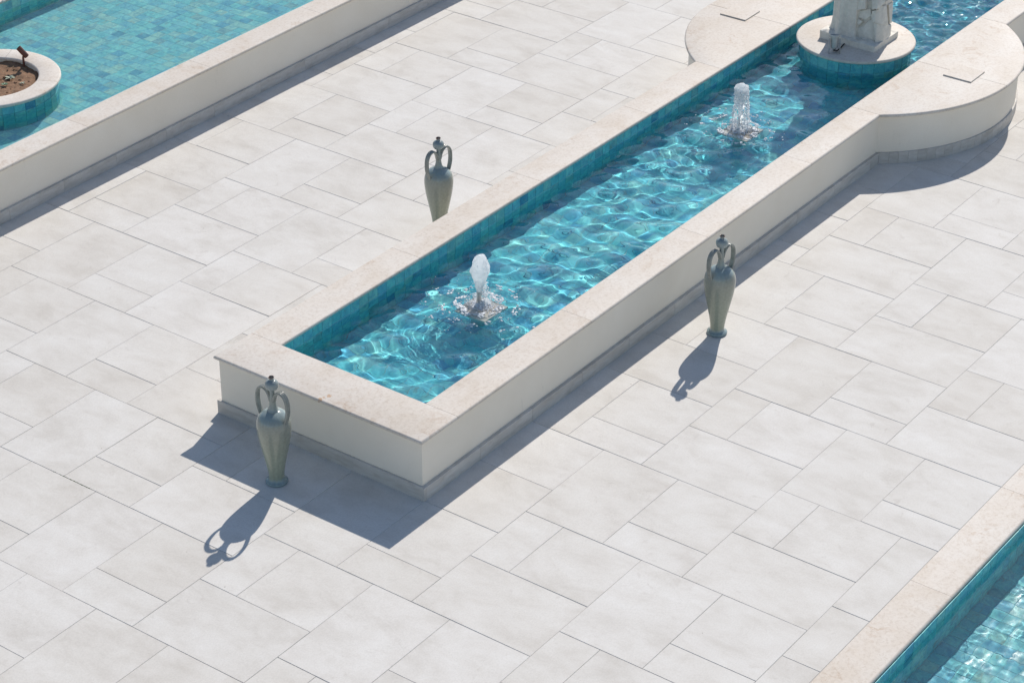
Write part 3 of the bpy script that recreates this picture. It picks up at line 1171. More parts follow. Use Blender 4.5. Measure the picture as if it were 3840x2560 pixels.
def lumps(name, items, mat, parent=None, kind=None, sub=1, rough=0.0):
    """many small lumps joined into one mesh: items = (x, y, z, rx, ry, rz, spin)"""
    bm0 = bmesh.new()
    bmesh.ops.create_icosphere(bm0, subdivisions=sub, radius=1.0)
    bv = np.array([v.co[:] for v in bm0.verts])
    bf_ = np.array([[v.index for v in f.verts] for f in bm0.faces])
    bm0.free()
    Vs, Fs = [], []
    for k, (x, y, z, rx, ry, rz, sp_) in enumerate(items):
        v = bv.copy()
        if rough:
            v *= 1 + rough * (rng.random((len(v), 1)) - 0.5)
        v = v * np.array([rx, ry, rz])
        c, s = math.cos(sp_), math.sin(sp_)
        v = np.stack([v[:, 0] * c - v[:, 1] * s, v[:, 0] * s + v[:, 1] * c, v[:, 2]], 1) + np.array([x, y, z])
        Vs.append(v)
        Fs.append(bf_ + k * len(bv))
    me = bpy.data.meshes.new(name)
    me.from_pydata(np.concatenate(Vs).tolist(), [], np.concatenate(Fs).tolist())
    me.polygons.foreach_set('use_smooth', [rough == 0.0] * len(me.polygons))
    o = link(name, me, mat, parent)
    if kind: o['kind'] = kind
    return o


cl = []
for k in range(70):
    r, t = 1.30 * U * math.sqrt(random.random()), random.uniform(0, 6.283)
    s = random.choice([0.006, 0.008, 0.010, 0.014])
    cl.append((r * math.cos(t), r * math.sin(t), 1.345 * U + 0.004, s * 1.3, s, s * 0.8, t))
lumps('soil_clods', cl, M_SOIL, planter, 'stuff', 1, 0.5)
sv, sf = [], []
for k in range(260):
    r, t = 1.36 * U * math.sqrt(random.random()), random.uniform(0, 6.283)
    L, a2 = random.uniform(0.02, 0.07), random.uniform(0, 6.283)
    x, y, z = r * math.cos(t), r * math.sin(t), 1.355 * U + random.uniform(0.004, 0.014)
    d = Vector((math.cos(a2), math.sin(a2), random.uniform(-0.15, 0.25))) * L
    s = Vector((-math.sin(a2), math.cos(a2), 0)) * 0.0013
    i0 = len(sv)
    q = Vector((x, y, z))
    up = Vector((0, 0, 0.0012))
    sv += [q - s, q + s, q + d + s * 0.5, q + d - s * 0.5, q + up, q + d + up]
    sf += [(i0, i0 + 4, i0 + 5, i0 + 3), (i0 + 4, i0 + 1, i0 + 2, i0 + 5), (i0, i0 + 3, i0 + 2, i0 + 1)]
so = link('straw', mesh('straw', sv, sf), M_STRAW, planter)
so['kind'] = 'stuff'


def leaf_mesh(name, leaves):
    """leaves: (origin, direction, up, length, width); each a pointed, folded blade with thickness"""
    v, f = [], []
    for o_, d, up, L, w in leaves:
        d = d.normalized()
        s = d.cross(up).normalized()
        n_ = s.cross(d).normalized()
        pts = [(0.0, 0.25), (0.35, 1.0), (0.7, 0.8), (1.0, 0.05)]
        i0 = len(v)
        for u_, k in pts:
            c = o_ + d * L * u_ - n_ * (L * 0.18 * u_ * u_)
            v += [c - s * w * k / 2 + n_ * w * 0.12 * k, c - n_ * 0.0008, c + s * w * k / 2 + n_ * w * 0.12 * k, c - n_ * 0.0022]
        for i in range(3):
            p_, q_ = i0 + i * 4, i0 + (i + 1) * 4
            f += [(p_, p_ + 1, q_ + 1, q_), (p_ + 1, p_ + 2, q_ + 2, q_ + 1), (p_, q_, q_ + 3, p_ + 3), (p_ + 2, p_ + 3, q_ + 3, q_ + 2)]
    return mesh(name, v, f, True)


def small_plant(loc, size, n, mat, label, flat=0.5):
    root = empty('leafy_plant', loc)
    tag(root, label, 'plant')
    for k in range(n):
        t = 2.4 * k + random.uniform(-0.3, 0.3)
        el = random.uniform(0.15, 0.9) * (1 - flat) + 0.15
        d = Vector((math.cos(t) * math.cos(el), math.sin(t) * math.cos(el), math.sin(el)))
        lf = leaf_mesh('leaf', [(Vector((0, 0, 0.004)), d, Vector((0, 0, 1)), size * random.uniform(0.7, 1.15), size * random.uniform(0.45, 0.62))])
        link('leaf', lf, mat, root)
    return root


def soil_at(a, b):
    return P(a, b, 1.36)


small_plant(soil_at(3.90, -22.93), 0.050, 11, M_LEAFPALE, 'silvery leaf rosette beside the brown spotlight stem')
small_plant(soil_at(4.02, -22.20), 0.048, 11, M_LEAFPALE, 'pale green rosette in the middle of the planter soil')
small_plant(soil_at(3.62, -21.98), 0.040, 8, M_LEAF, 'small bright green seedling near the planter rim')
small_plant(soil_at(3.98, -21.66), 0.026, 5, M_LEAFPALE, 'tiny two-leaf seedling closest to the pool coping')

# spotlight standing in the planter
LP = P(4.80, -22.45, 1.33)
spot = empty('garden_spotlight', LP)
tag(spot, 'rust brown cylinder spotlight on a bent stem standing in the planter', 'spotlight')
IMR = Vector((RM[0][0], RM[0][1], 0)).normalized()
link('stem', sweep_mesh('stem', catmull([(0, 0, -0.03), (0, 0, 0.06), (0.0, 0, 0.098), tuple(IMR * 0.004 + Vector((0, 0, 0.112))), tuple(IMR * 0.020 + Vector((0, 0, 0.130)))], 4),
                        ring_section(0.0095, 12), ref=(0.3, 1, 0)), M_RUST, spot)
ax = (-IMR * 0.62 + Vector((0, 0, 0.78))).normalized()
q = ax.to_track_quat('Z', 'Y').to_matrix().to_4x4()
hd = lathe_mesh('lamp_head', [(0.002, 0.0), (0.019, 0.001), (0.0235, 0.006), (0.0235, 0.012), (0.0222, 0.013), (0.0222, 0.016), (0.0235, 0.017), (0.0235, 0.108), (0.0215, 0.108), (0.0205, 0.09)], n=28, cap=False)
hd.transform(Matrix.Translation(IMR * 0.028 + Vector((0, 0, 0.118)) - ax * 0.012) @ q)
hd.set_sharp_from_angle(angle=math.radians(35))
hdo = link('lamp_head', hd, M_RUST, spot)
ln = lathe_mesh('lens', [(0.0, 0.0885), (0.0205, 0.0885), (0.0205, 0.091)], n=28, cap=False)
ln.transform(Matrix.Translation(IMR * 0.028 + Vector((0, 0, 0.118)) - ax * 0.012) @ q)
link('lens', ln, M_BLACK, hdo)

# shrub spilling over the far coping, at the very corner of the view
root = empty('overhanging_shrub', P(7.12, -26.80, 1.55))
tag(root, 'pale leafy shrub spilling over the far coping of the raised pool', 'shrub')
lv = []
for k in range(420):
    c = Vector((random.gauss(0, 0.16), random.gauss(0, 0.09), abs(random.gauss(0.03, 0.05))))
    d = Vector((random.uniform(-1, 1), random.uniform(-1, 1), random.uniform(-0.3, 0.9)))
    lv.append((c, d, Vector((0.1, 0.2, 1)), random.uniform(0.03, 0.055), random.uniform(0.008, 0.014)))
link('foliage', leaf_mesh('foliage', lv), M_LEAFPALE, root)
st = []
for k in range(7):
    e = Vector((random.gauss(0, 0.12), random.gauss(0, 0.07), 0.08))
    link('stem', sweep_mesh('stem', [(0, 0.04, -0.02), tuple(e * 0.5 + Vector((0, 0.02, 0.03))), tuple(e)], ring_section(0.003, 6), ref=(0.3, 1, 0.2)), M_STRAW, root)

# ------------------------------------------------------------------ access covers on the bays
for (c, lab) in [((20.20, -0.39), 'thin square cream stone cover on the rounded bay to the right of the statue'), ((20.17, -7.82), 'thin square cream stone cover on the rounded bay to the left of the statue')]:
    me = block_mesh('access_cover', -0.445 * U, 0.445 * U, -0.435 * U, 0.435 * U, 0.0008, 0.0105, 0.002, bottom=True)
    o = link('access_cover', me, M_MARBLE)
    o.location = P(*c, ZTOP)
    o.rotation_euler = (0, 0, random.uniform(-0.02, 0.02))
    tag(o, lab, 'stone cover', 'access covers on the pool bays')

# ------------------------------------------------------------------ amphora vases
VPROF = [(0.0, 0.012), (0.19, 0.0), (0.234, 0.004), (0.243, 0.028), (0.236, 0.054), (0.206, 0.074), (0.182, 0.094), (0.170, 0.125), (0.168, 0.18), (0.180, 0.30), (0.208, 0.48), (0.243, 0.66),
         (0.283, 0.85), (0.321, 1.04), (0.351, 1.22), (0.369, 1.38), (0.372, 1.50), (0.358, 1.61), (0.324, 1.70), (0.270, 1.77), (0.206, 1.82), (0.148, 1.848), (0.112, 1.862)]
NPROF = [(0.122, 1.855), (0.124, 1.872), (0.112, 1.89), (0.096, 1.93), (0.080, 2.00), (0.068, 2.10), (0.060, 2.20), (0.056, 2.30), (0.056, 2.375), (0.066, 2.395)]
BPROF = [(0.056, 2.378), (0.092, 2.395), (0.128, 2.43), (0.147, 2.475), (0.151, 2.515), (0.142, 2.56), (0.118, 2.598), (0.086, 2.62), (0.062, 2.630), (0.050, 2.642), (0.050, 2.665), (0.062, 2.685),
         (0.066, 2.698), (0.060, 2.708), (0.050, 2.702), (0.042, 2.66), (0.036, 2.60)]


def smooth_prof(pr, sub=4):
    return [(max(0.0, float(q[0])) * U, float(q[1]) * U) for q in catmull(pr, sub)]


def make_vase():
    root = empty('amphora_vase')
    link('body', lathe_mesh('body', smooth_prof([(r * 1.035, z) for r, z in VPROF]), n=72, cap=False), M_GLAZE, root)
    nk = link('neck', lathe_mesh('neck', smooth_prof(NPROF), n=40, cap=False), M_GLAZE, root)
    link('bulb', lathe_mesh('bulb', smooth_prof(BPROF), n=48, cap=False), M_GLAZE, root)
    sec = []
    W_, T_ = 0.066 * U, 0.034 * U
    for k in range(13):
        u = -1 + 2 * k / 12
        sec.append((u * W_, T_ * (0.55 + 0.45 * abs(math.cos(u * math.pi * 1.5))) * (1 - 0.35 * abs(u) ** 6)))
    for k in range(7):
        u = 1 - 2 * k / 6
        sec.append((u * W_ * 0.92, -T_ * 0.7 * (1 - 0.5 * abs(u) ** 4)))
    path = catmull([(0.045, 0, 2.10), (0.075, 0, 2.22), (0.14, 0, 2.325), (0.235, 0, 2.375), (0.335, 0, 2.335), (0.405, 0, 2.22), (0.425, 0, 2.06), (0.415, 0, 1.90), (0.378, 0, 1.76), (0.345, 0, 1.66), (0.355, 0, 1.575)], 5)
    path = [tuple(np.array(q) * U) for q in path]
    n_ = len(path)
    sc_ = [0.95 + 0.1 * math.sin(3.1 * i / n_) for i in range(n_)]
    for i in range(5):
        sc_[n_ - 1 - i] *= 0.55 + 0.1 * i
    me = sweep_mesh('handle', path, sec, ref=(0, 1, 0), scales=sc_)
    me.materials.append(M_HANDLE)
    for k in range(2):
        h = link('handle', me, None, root)
        h.rotation_euler = (0, 0, k * math.pi)
    return root


proto = make_vase()
spots = [((-5.35, -4.07), math.radians(-90), 'grey-green two-handled amphora standing before the short end of the long pool'),
         ((5.94, 0.30), math.radians(-11), 'grey-green two-handled amphora beside the long pool wall casting a full shadow on the paving'),
         ((6.05, -8.36), math.radians(-8), 'grey-green two-handled amphora half hidden behind the long pool')]
for k, (c, rz, lab) in enumerate(spots):
    if k == 0:
        r = proto
    else:
        r = proto.copy(); COL.objects.link(r)
        for ch in list(proto.children):
            d = ch.copy(); COL.objects.link(d); d.parent = r
    r.location = P(*c, 0.004)
    r.rotation_euler = (0, 0, rz)
    r.scale = [(1.0, 1.0, 1.0), (1.0, 1.0, 0.992), (0.99, 0.99, 1.004)][k]
    tag(r, lab, 'vase', 'amphora vases around the long pool')

# ------------------------------------------------------------------ fountain jets
def noisy_lathe(name, prof, n, amp, freq, seed, lean=(0, 0)):
    verts, faces = [], []
    zmax = prof[-1][1]
    for r, z in prof:
        for i in range(n):
            t = 2 * math.pi * i / n
            d = Vector((math.cos(t), math.sin(t), 0))
            q = d * r + Vector((0, 0, z))
            k = 1 + amp * (noise.noise(q * freq + Vector((seed, 0, 0))) + 0.5 * noise.noise(q * freq * 2.7 + Vector((0, seed, 0))) + 0.28 * noise.noise(q * freq * 7 + Vector((0, 0, seed))))
            f = (z / zmax) ** 1.5
            verts.append((q.x * k + lean[0] * f, q.y * k + lean[1] * f, z * (1 + 0.06 * noise.noise(q * freq * 1.5 + Vector((seed, 5, 0))))))
    for k in range(len(prof) - 1):
        for i in range(n):
            j = (i + 1) % n
            faces.append((k * n + i, k * n + j, (k + 1) * n + j, (k + 1) * n + i))
    faces.append(tuple(reversed(range(n))))
    faces.append(tuple((len(prof) - 1) * n + i for i in range(n)))
    return mesh(name, verts, faces, True)


def drops_in(fn, n, s0, s1):
    out = []
    while len(out) < n:
        q = fn()
        if q is None: continue
        s = random.uniform(s0, s1) * random.choice([0.6, 0.8, 1.0, 1.0, 1.3])
        out.append((q[0], q[1], q[2], s, s * random.uniform(0.8, 1.1), s * random.uniform(0.8, 1.25), 0))
    return out


IML = -IMR
for k, (ja, jb) in enumerate(JETS):
    base = P(ja, jb, 0)
    root = empty('fountain_jet', base)
    tag(root, ['bubbling foam jet on a steel nozzle nearest the short end of the pool', 'taller splashing jet on a steel nozzle in front of the statue pedestal'][k], 'fountain jet', 'water jets in the long pool')
    pc = (-0.11, 0.15) if k == 0 else (-0.12, 0.10)          # plate sits a little off the nozzle
    zt = (ZW - 0.035) * U
    pl = block_mesh('base_plate', (pc[0] - 0.46) * U, (pc[0] + 0.46) * U, (-pc[1] - 0.46) * U, (-pc[1] + 0.46) * U, zt - 0.02, zt, 0.002, bottom=True)
    receiver(link('base_plate', pl, M_MARBLE, root))
    sup = lathe_mesh('support', [(0.05, ZF * U), (0.05, zt - 0.02)], n=20)
    receiver(link('support', sup, M_GROUT, root))
    z0, z1 = zt, (ZW + 0.36) * U
    noz = lathe_mesh('nozzle', [(0.020, z0), (0.0205, z0 + 0.004), (0.0185, z0 + 0.006), (0.0175, z1 - 0.016), (0.0195, z1 - 0.014), (0.0195, z1 - 0.002), (0.0165, z1), (0.0145, z1), (0.0145, z1 - 0.02)], n=28, cap=False)
    noz.set_sharp_from_angle(angle=math.radians(40))
    link('nozzle', noz, M_STEEL, root)
    items = []
    if k == 0:
        prof = [(0.050, 0), (0.052, 0.05), (0.075, 0.13), (0.10, 0.22), (0.125, 0.32), (0.155, 0.44), (0.182, 0.56), (0.190, 0.66), (0.182, 0.76), (0.160, 0.85), (0.125, 0.92), (0.08, 0.97), (0.03, 0.995), (0.004, 1.0)]
        col = noisy_lathe('water_column', [(r * U * 1.14, z * U) for r, z in [tuple(q) for q in catmull(prof, 4)]], 56, 0.22, 15.0, 3.0, lean=tuple((IMR * 0.018)[:2]))
        col.transform(Matrix.Translation((0, 0, z1 - 0.01)))
        link('water_column', col, M_FOAM, root)
        # water running back down behind and to the side of the nozzle

        def fall():
            t = random.random()
            d = IMR * (0.024 + 0.02 * t) + Vector((RM[2][0], RM[2][1], 0)) * random.uniform(-0.005, 0.03)
            return d + Vector((random.gauss(0, 0.008 + 0.012 * t), random.gauss(0, 0.008 + 0.012 * t), z1 + 0.12 - t * 0.22))
        items += drops_in(fall, 320, 0.0028, 0.0075)

        def skin():
            z = random.uniform(0.1, 0.98)
            r = np.interp(z, [q[1] for q in prof], [q[0] for q in prof]) * U * random.uniform(0.92, 1.04)
            t = random.uniform(0, 6.283)
            f = z ** 1.5
            return (r * math.cos(t) + IMR.x * 0.018 * f, r * math.sin(t) + IMR.y * 0.018 * f, z1 + z * U - 0.01)
        items += drops_in(skin, 380, 0.002, 0.0045)
    else:
        col = noisy_lathe('water_column', [(r * U, z * U) for r, z in [tuple(q) for q in catmull([(0.05, 0), (0.056, 0.2), (0.07, 0.45), (0.10, 0.62), (0.155, 0.74), (0.185, 0.82), (0.18, 0.90), (0.145, 0.95), (0.07, 0.98), (0.004, 0.985)], 4)]], 48, 0.30, 22.0, 9.0)
        col.transform(Matrix.Translation((0, 0, z1 - 0.006)))
        link('water_column', col, M_FOAM, root)

        def veil():
            t = random.uniform(0, 6.283)
            s = random.random() ** 0.8
            r = (0.175 + 0.075 * s + random.gauss(0, 0.012)) * U
            z = z1 + 0.90 * U - s * (0.90 * U + z1 - z0)
            hole = noise.noise(Vector((math.cos(t) * 2.2, math.sin(t) * 2.2, z * 22)))
            if hole < -0.12 and s > 0.12: return None
            d = IMR * 0.010 * s
            return (r * math.cos(t) + d.x, r * math.sin(t) + d.y, z)
        items += drops_in(veil, 1300, 0.0025, 0.006)
        vv, vf = [], []
        nn, mm = 72, 44
        for i in range(mm + 1):
            sI = i / mm
            for j in range(nn):
                t = 2 * math.pi * j / nn
                wr = 1 + 0.10 * noise.noise(Vector((math.cos(t) * 3, math.sin(t) * 3, sI * 5))) + 0.05 * noise.noise(Vector((math.cos(t) * 9, math.sin(t) * 9, sI * 14)))
                r = (0.165 + 0.075 * sI) * U * wr
                vv.append((r * math.cos(t) + IMR.x * 0.010 * sI, r * math.sin(t) + IMR.y * 0.010 * sI, z1 + 0.88 * U - sI * (0.88 * U + z1 - z0)))
        for i in range(mm):
            for j in range(nn):
                t = 2 * math.pi * j / nn
                hole = noise.noise(Vector((math.cos(t) * 3.4, math.sin(t) * 3.4, i * 0.22))) + 0.8 * noise.noise(Vector((math.cos(t) * 9, math.sin(t) * 9, i * 0.5)))
                if hole < -0.32 + 0.52 * (i / mm): continue
                q = (j + 1) % nn
                vf.append((i * nn + j, i * nn + q, (i + 1) * nn + q, (i + 1) * nn + j))
        link('water_veil', mesh('water_veil', vv, vf, True), M_FOAM, root)

        def inside():
            t = random.uniform(0, 6.283)
            r = random.uniform(0, 0.14) * U
            return (r * math.cos(t), r * math.sin(t), z1 + random.uniform(0.45, 0.88) * U)
        items += drops_in(inside, 420, 0.003, 0.006)
    # froth heaped on the plate

    def heap():
        t = random.uniform(0, 6.283)
        r = abs(random.gauss(0, 0.24)) * U
        z = zt + max(0.0, 0.03 * math.exp(-(r / 0.035) ** 2)) * random.random() + 0.001
        d = IMR * 0.012 + Vector((0, 0, 0))
        return (r * math.cos(t) + d.x, r * math.sin(t) + d.y, z + 0.012)
    froth = drops_in(heap, 1700, 0.002, 0.0055)
    # stray drops in the air

    def stray():
        t = random.uniform(0, 6.283)
        r = random.uniform(0.2, 0.55) * U
        return (r * math.cos(t), r * math.sin(t), zt + random.expovariate(1 / 0.06))
    items += drops_in(stray, 60, 0.0012, 0.003)
    lumps('spray', items, M_FOAM, root, 'stuff', 1)
    lumps('froth', froth, M_BUBBLE, root, 'stuff', 1)
    # bubbles drifting on the water round the jet, also standing in for sun glints
    fl = []
    for q in range(3600):
        t = random.uniform(0, 6.283)
        r = (0.30 + abs(random.gauss(0, 0.42))) * U
        ring = math.sin(r / U * 15 + 3 * noise.noise(Vector((math.cos(t), math.sin(t), k * 3.0))))
        if ring < 0.1 or noise.noise(Vector((math.cos(t) * r * 14, math.sin(t) * r * 14, 7.0 + k))) < -0.02: continue
        x, y = r * math.cos(t), r * math.sin(t)
        hz = float(h_main(np.array([base.x + x]), np.array([base.y + y]))[0])
        s = random.choice([0.002, 0.003, 0.004, 0.006, 0.009]) * random.uniform(0.7, 1.2)
        fl.append((base.x + x, base.y + y, ZW * U + hz, s * random.uniform(1.0, 1.8), s, s * 0.55, t + math.pi / 2))
    fo = lumps('foam', fl, M_BUBBLE, None, 'stuff', 1)
    tag(fo, ['white bubbles scattered on the water round the foam jet', 'white bubbles scattered on the water round the taller splashing jet'][k], 'foam')

# ------------------------------------------------------------------ statue on the pedestal
SB = (19.76, 21.20, -4.86, -3.05)
statue = empty('statue', P((SB[0] + SB[1]) / 2, (SB[2] + SB[3]) / 2, ISLZ))
tag(statue, 'carved white stone statue in a pleated robe beside a rocky outcrop on the round pedestal', 'statue')
hw, hd_ = (SB[1] - SB[0]) / 2 * U, (SB[3] - SB[2]) / 2 * U
bm = bmesh.new()
n1, n2 = 26, 32
grid = [[None] * (n2 + 1) for _ in range(n1 + 1)]
for i in range(n1 + 1):
    for j in range(n2 + 1):
        x, y = -hw + 2 * hw * i / n1, -hd_ + 2 * hd_ * j / n2
        e = min(i, n1 - i, j, n2 - j)
        h = 0.058 + 0.026 * noise.noise(Vector((x * 10, y * 10, 2))) + 0.012 * noise.noise(Vector((x * 24, y * 24, 5)))
        if e == 0: h = 0.052 + 0.008 * noise.noise(Vector((x * 14, y * 14, 9)))
        h += 0.02 * max(0.0, y / hd_)
        grid[i][j] = bm.verts.new((x, y, h))
for i in range(n1):
    for j in range(n2):
        bm.faces.new((grid[i][j], grid[i + 1][j], grid[i + 1][j + 1], grid[i][j + 1]))
edge = [grid[i][0] for i in range(n1)] + [grid[n1][j] for j in range(n2)] + [grid[i][n2] for i in range(n1, 0, -1)] + [grid[0][j] for j in range(n2, 0, -1)]
low = [bm.verts.new((v.co.x * 1.0, v.co.y * 1.0, 0.0)) for v in edge]
for k in range(len(edge)):
    q = (k + 1) % len(edge)
    bm.faces.new((low[k], low[q], edge[q], edge[k]))
bm.faces.new(list(reversed(low)))
me = bpy.data.meshes.new('plinth'); bm.to_mesh(me); bm.free()
me.polygons.foreach_set('use_smooth', [True] * len(me.polygons))
me.set_sharp_from_angle(angle=math.radians(38))
link('plinth', me, M_STATUE, statue)

# outcrop: one block split along crooked planes into fitted stones
def split_rock(cx, cy, wx, wy, z0, z1, cuts, shrink):
    pieces = []
    bm = bmesh.new()
    vs = []
    for z, k in ((z0, 1.0), ((z0 + z1) / 2, 0.98), (z1, 0.88)):
        ring = []
        for t in range(9):
            a = 2 * math.pi * t / 9 + 0.2
            s = k * (1 + 0.12 * math.sin(3.1 * t + z * 9))
            ring.append(bm.verts.new((cx + wx * s * math.copysign(abs(math.cos(a)) ** 0.6, math.cos(a)), cy + wy * s * math.copysign(abs(math.sin(a)) ** 0.6, math.sin(a)), z)))
        vs.append(ring)
    def hull(points):
        h = bmesh.new()
        vs_ = [h.verts.new(p) for p in points]
        res = bmesh.ops.convex_hull(h, input=vs_)
        bad = [g for g in res['geom_interior'] + res['geom_unused'] if isinstance(g, bmesh.types.BMVert)]
        bmesh.ops.delete(h, geom=list(set(bad)), context='VERTS')
        bmesh.ops.dissolve_limit(h, angle_limit=math.radians(3), verts=h.verts[:], edges=h.edges[:])
        bmesh.ops.recalc_face_normals(h, faces=h.faces[:])
        return h
    pieces = [hull([v.co.copy() for v in bm.verts])]
    bm.free()
    for (co, no) in cuts:
        new = []
        for b in pieces:
            for s in (1, -1):
                c = b.copy()
                bmesh.ops.bisect_plane(c, geom=c.verts[:] + c.edges[:] + c.faces[:], plane_co=Vector(co) + Vector(no).normalized() * (shrink * s), plane_no=Vector(no) * s, clear_inner=True)
                pts_ = [v.co.copy() for v in c.verts]
                c.free()
                if len(pts_) < 4: continue
                h = hull(pts_)
                if len(h.faces) < 4 or abs(h.calc_volume()) < 2e-5:
                    h.free(); continue
                new.append(h)
            b.free()
        pieces = new
    return pieces


rk = IMR * 0.105 - Vector((RM[2][0], RM[2][1], 0)).normalized() * 0.035
rx_, ry_ = Vector((RM[0][0], RM[0][1], 0)).normalized(), Vector((RM[2][0], RM[2][1], 0)).normalized()


def rk_pt(u, v, z):            # u across the view, v away from it
    q = rk + rx_ * u + ry_ * v
    return (q.x, q.y, z)


def rk_dir(u, v, w):
    q = rx_ * u + ry_ * v
    return (q.x, q.y, w)


cuts = [(rk_pt(0.0, 0, 0.185), rk_dir(0.22, 0.15, 1.0)), (rk_pt(0.01, 0, 0.1), rk_dir(1.0, -0.15, 0.12)), (rk_pt(0, 0, 0.315), rk_dir(-0.28, 0.2, 1.0)),
        (rk_pt(-0.03, 0, 0.3), rk_dir(0.75, 0.1, -0.6)), (rk_pt(0, 0, 0.46), rk_dir(0.3, -0.1, 1.0)), (rk_pt(0.06, 0, 0.4), rk_dir(1.0, 0.3, 0.25))]
for b in split_rock(rk.x, rk.y, 0.148, 0.150, 0.03, 0.74, cuts, 0.0026):
    off = rk_dir(random.uniform(-0.008, 0.010), random.uniform(-0.026, 0.012), 0)
    mid = sum((v.co for v in b.verts), Vector()) / len(b.verts)
    bmesh.ops.rotate(b, cent=mid, matrix=Matrix.Rotation(random.uniform(-0.30, 0.30), 3, 'Z') @ Matrix.Rotation(random.uniform(-0.16, 0.16), 3, rx_), verts=b.verts[:])
    bmesh.ops.translate(b, verts=b.verts[:], vec=Vector(off))
    bmesh.ops.bevel(b, geom=b.edges[:], offset=0.006, segments=2, affect='EDGES', profile=0.6)
    bmesh.ops.subdivide_edges(b, edges=[e for e in b.edges if e.calc_length() > 0.06], cuts=3, use_grid_fill=True)
    bmesh.ops.recalc_face_normals(b, faces=b.faces[:])
    me = bpy.data.meshes.new('rock'); b.to_mesh(me); b.free()
    for v in me.vertices:
        v.co += Vector((1, 1, 0.6)) * 0.006 * noise.noise(v.co * 22)
    me.polygons.foreach_set('use_smooth', [True] * len(me.polygons))
    me.set_sharp_from_angle(angle=math.radians(28))
    link('rock', me, M_STATUE, statue)
core = lathe_mesh('rock_core', [(0.126, 0.03), (0.122, 0.34), (0.104, 0.70)], n=14)
core.transform(Matrix.Translation((rk.x, rk.y, 0)))
link('rock_core', core, M_STATUE, statue)
# fallen stones and a small shell on the plinth
for (u, v, z, sx, sy, sz, nm) in [(0.015, -0.150, 0.052, 0.055, 0.035, 0.030, 'loose_stone'), (0.10, -0.10, 0.045, 0.04, 0.045, 0.035, 'loose_stone'), (-0.09, -0.13, 0.045, 0.075, 0.04, 0.025, 'loose_stone')]:
    b = bmesh.new()
    bmesh.ops.create_icosphere(b, subdivisions=3, radius=1.0)
    for vv in b.verts:
        vv.co *= 1 + 0.22 * noise.noise(vv.co * 1.6 + Vector((u * 90, 0, 0)))
        vv.co = Vector((vv.co.x * sx, vv.co.y * sy, vv.co.z * sz))
    q = rx_ * (u + 0.02) + ry_ * v
    me = bpy.data.meshes.new(nm); b.to_mesh(me); b.free()
    me.polygons.foreach_set('use_smooth', [True] * len(me.polygons))
    me.transform(Matrix.Translation((q.x, q.y, z)) @ Matrix.Rotation(0.5 + u * 9, 4, 'Z'))
    link(nm, me, M_STATUE, statue)

# robe: a standing body wrapped in pleated cloth
def robe_mesh():
    n, m = 120, 70
    v, f = [], []
    keys = [(0.045, 0.140, 0.147), (0.10, 0.134, 0.142), (0.25, 0.132, 0.140), (0.45, 0.134, 0.144), (0.62, 0.136, 0.150), (0.75, 0.132, 0.17), (0.88, 0.115, 0.165), (0.98, 0.112, 0.165), (1.10, 0.118, 0.19),
            (1.20, 0.105, 0.20), (1.26, 0.085, 0.17), (1.30, 0.055, 0.09), (1.34, 0.042, 0.045)]
    zs = [k[0] for k in keys]
    for i in range(m + 1):
        z = keys[0][0] + (keys[-1][0] - keys[0][0]) * i / m
        rx, ry = np.interp(z, zs, [k[1] for k in keys]), np.interp(z, zs, [k[2] for k in keys])
        amp = np.interp(z, [0.0, 0.5, 0.9, 1.2, 1.34], [0.085, 0.075, 0.05, 0.03, 0.0])
        for j in range(n):
            t = 2 * math.pi * j / n
            sway = 0.35 * math.sin(z * 5.0) + 0.25 * math.sin(z * 11 + 1.0)
            fold = 1.2 * math.sin(7 * t + 1.6 * sway) + 0.8 * math.sin(13 * t - 2.2 * sway + 1.0) + 0.4 * math.sin(21 * t + 3 * sway) + 1.2 * noise.noise(Vector((math.cos(t) * 2.5, math.sin(t) * 2.5, z * 3)))
            s = 1 + amp * fold * 0.6
            flare = 0.02 * math.exp(-(z - 0.045) / 0.05) * (1 + math.sin(7 * t))
            v.append(((rx * s + flare) * math.cos(t), (ry * s + flare) * math.sin(t), z))
    for i in range(m):
        for j in range(n):
            q = (j + 1) % n
            f.append((i * n + j, i * n + q, (i + 1) * n + q, (i + 1) * n + j))
    f.append(tuple(m * n + j for j in range(n)))
    return mesh('robe', v, f, True)


rb = robe_mesh()
RBC = IML * 0.088 + ry_ * 0.012
rb.transform(Matrix.Translation((RBC.x, RBC.y, 0)))
link('robe', rb, M_STATUE, statue)
head = lathe_mesh('head', [tuple(q) for q in catmull([(0.02, 1.33), (0.05, 1.345), (0.066, 1.40), (0.072, 1.45), (0.064, 1.50), (0.04, 1.53), (0.005, 1.54)], 4)], n=32)
head.transform(Matrix.Translation((RBC.x, RBC.y, 0)))
link('head', head, M_STATUE, statue)
for s in (-1, 1):
    ap = [(RBC.x + dx_, RBC.y + s * dy_, dz_) for dx_, dy_, dz_ in ((0.0, 0.16, 1.20), (-0.03, 0.20, 1.05), (-0.05, 0.20, 0.92), (-0.11, 0.12, 0.88), (-0.14, 0.04, 0.93))]
    pth = catmull(ap, 5)
    link('arm', sweep_mesh('arm', pth, ring_section(0.038, 14), ref=(0.2, 0.1, 1), scales=[1.15 - 0.5 * i / len(pth) for i in range(len(pth))]), M_STATUE, statue)

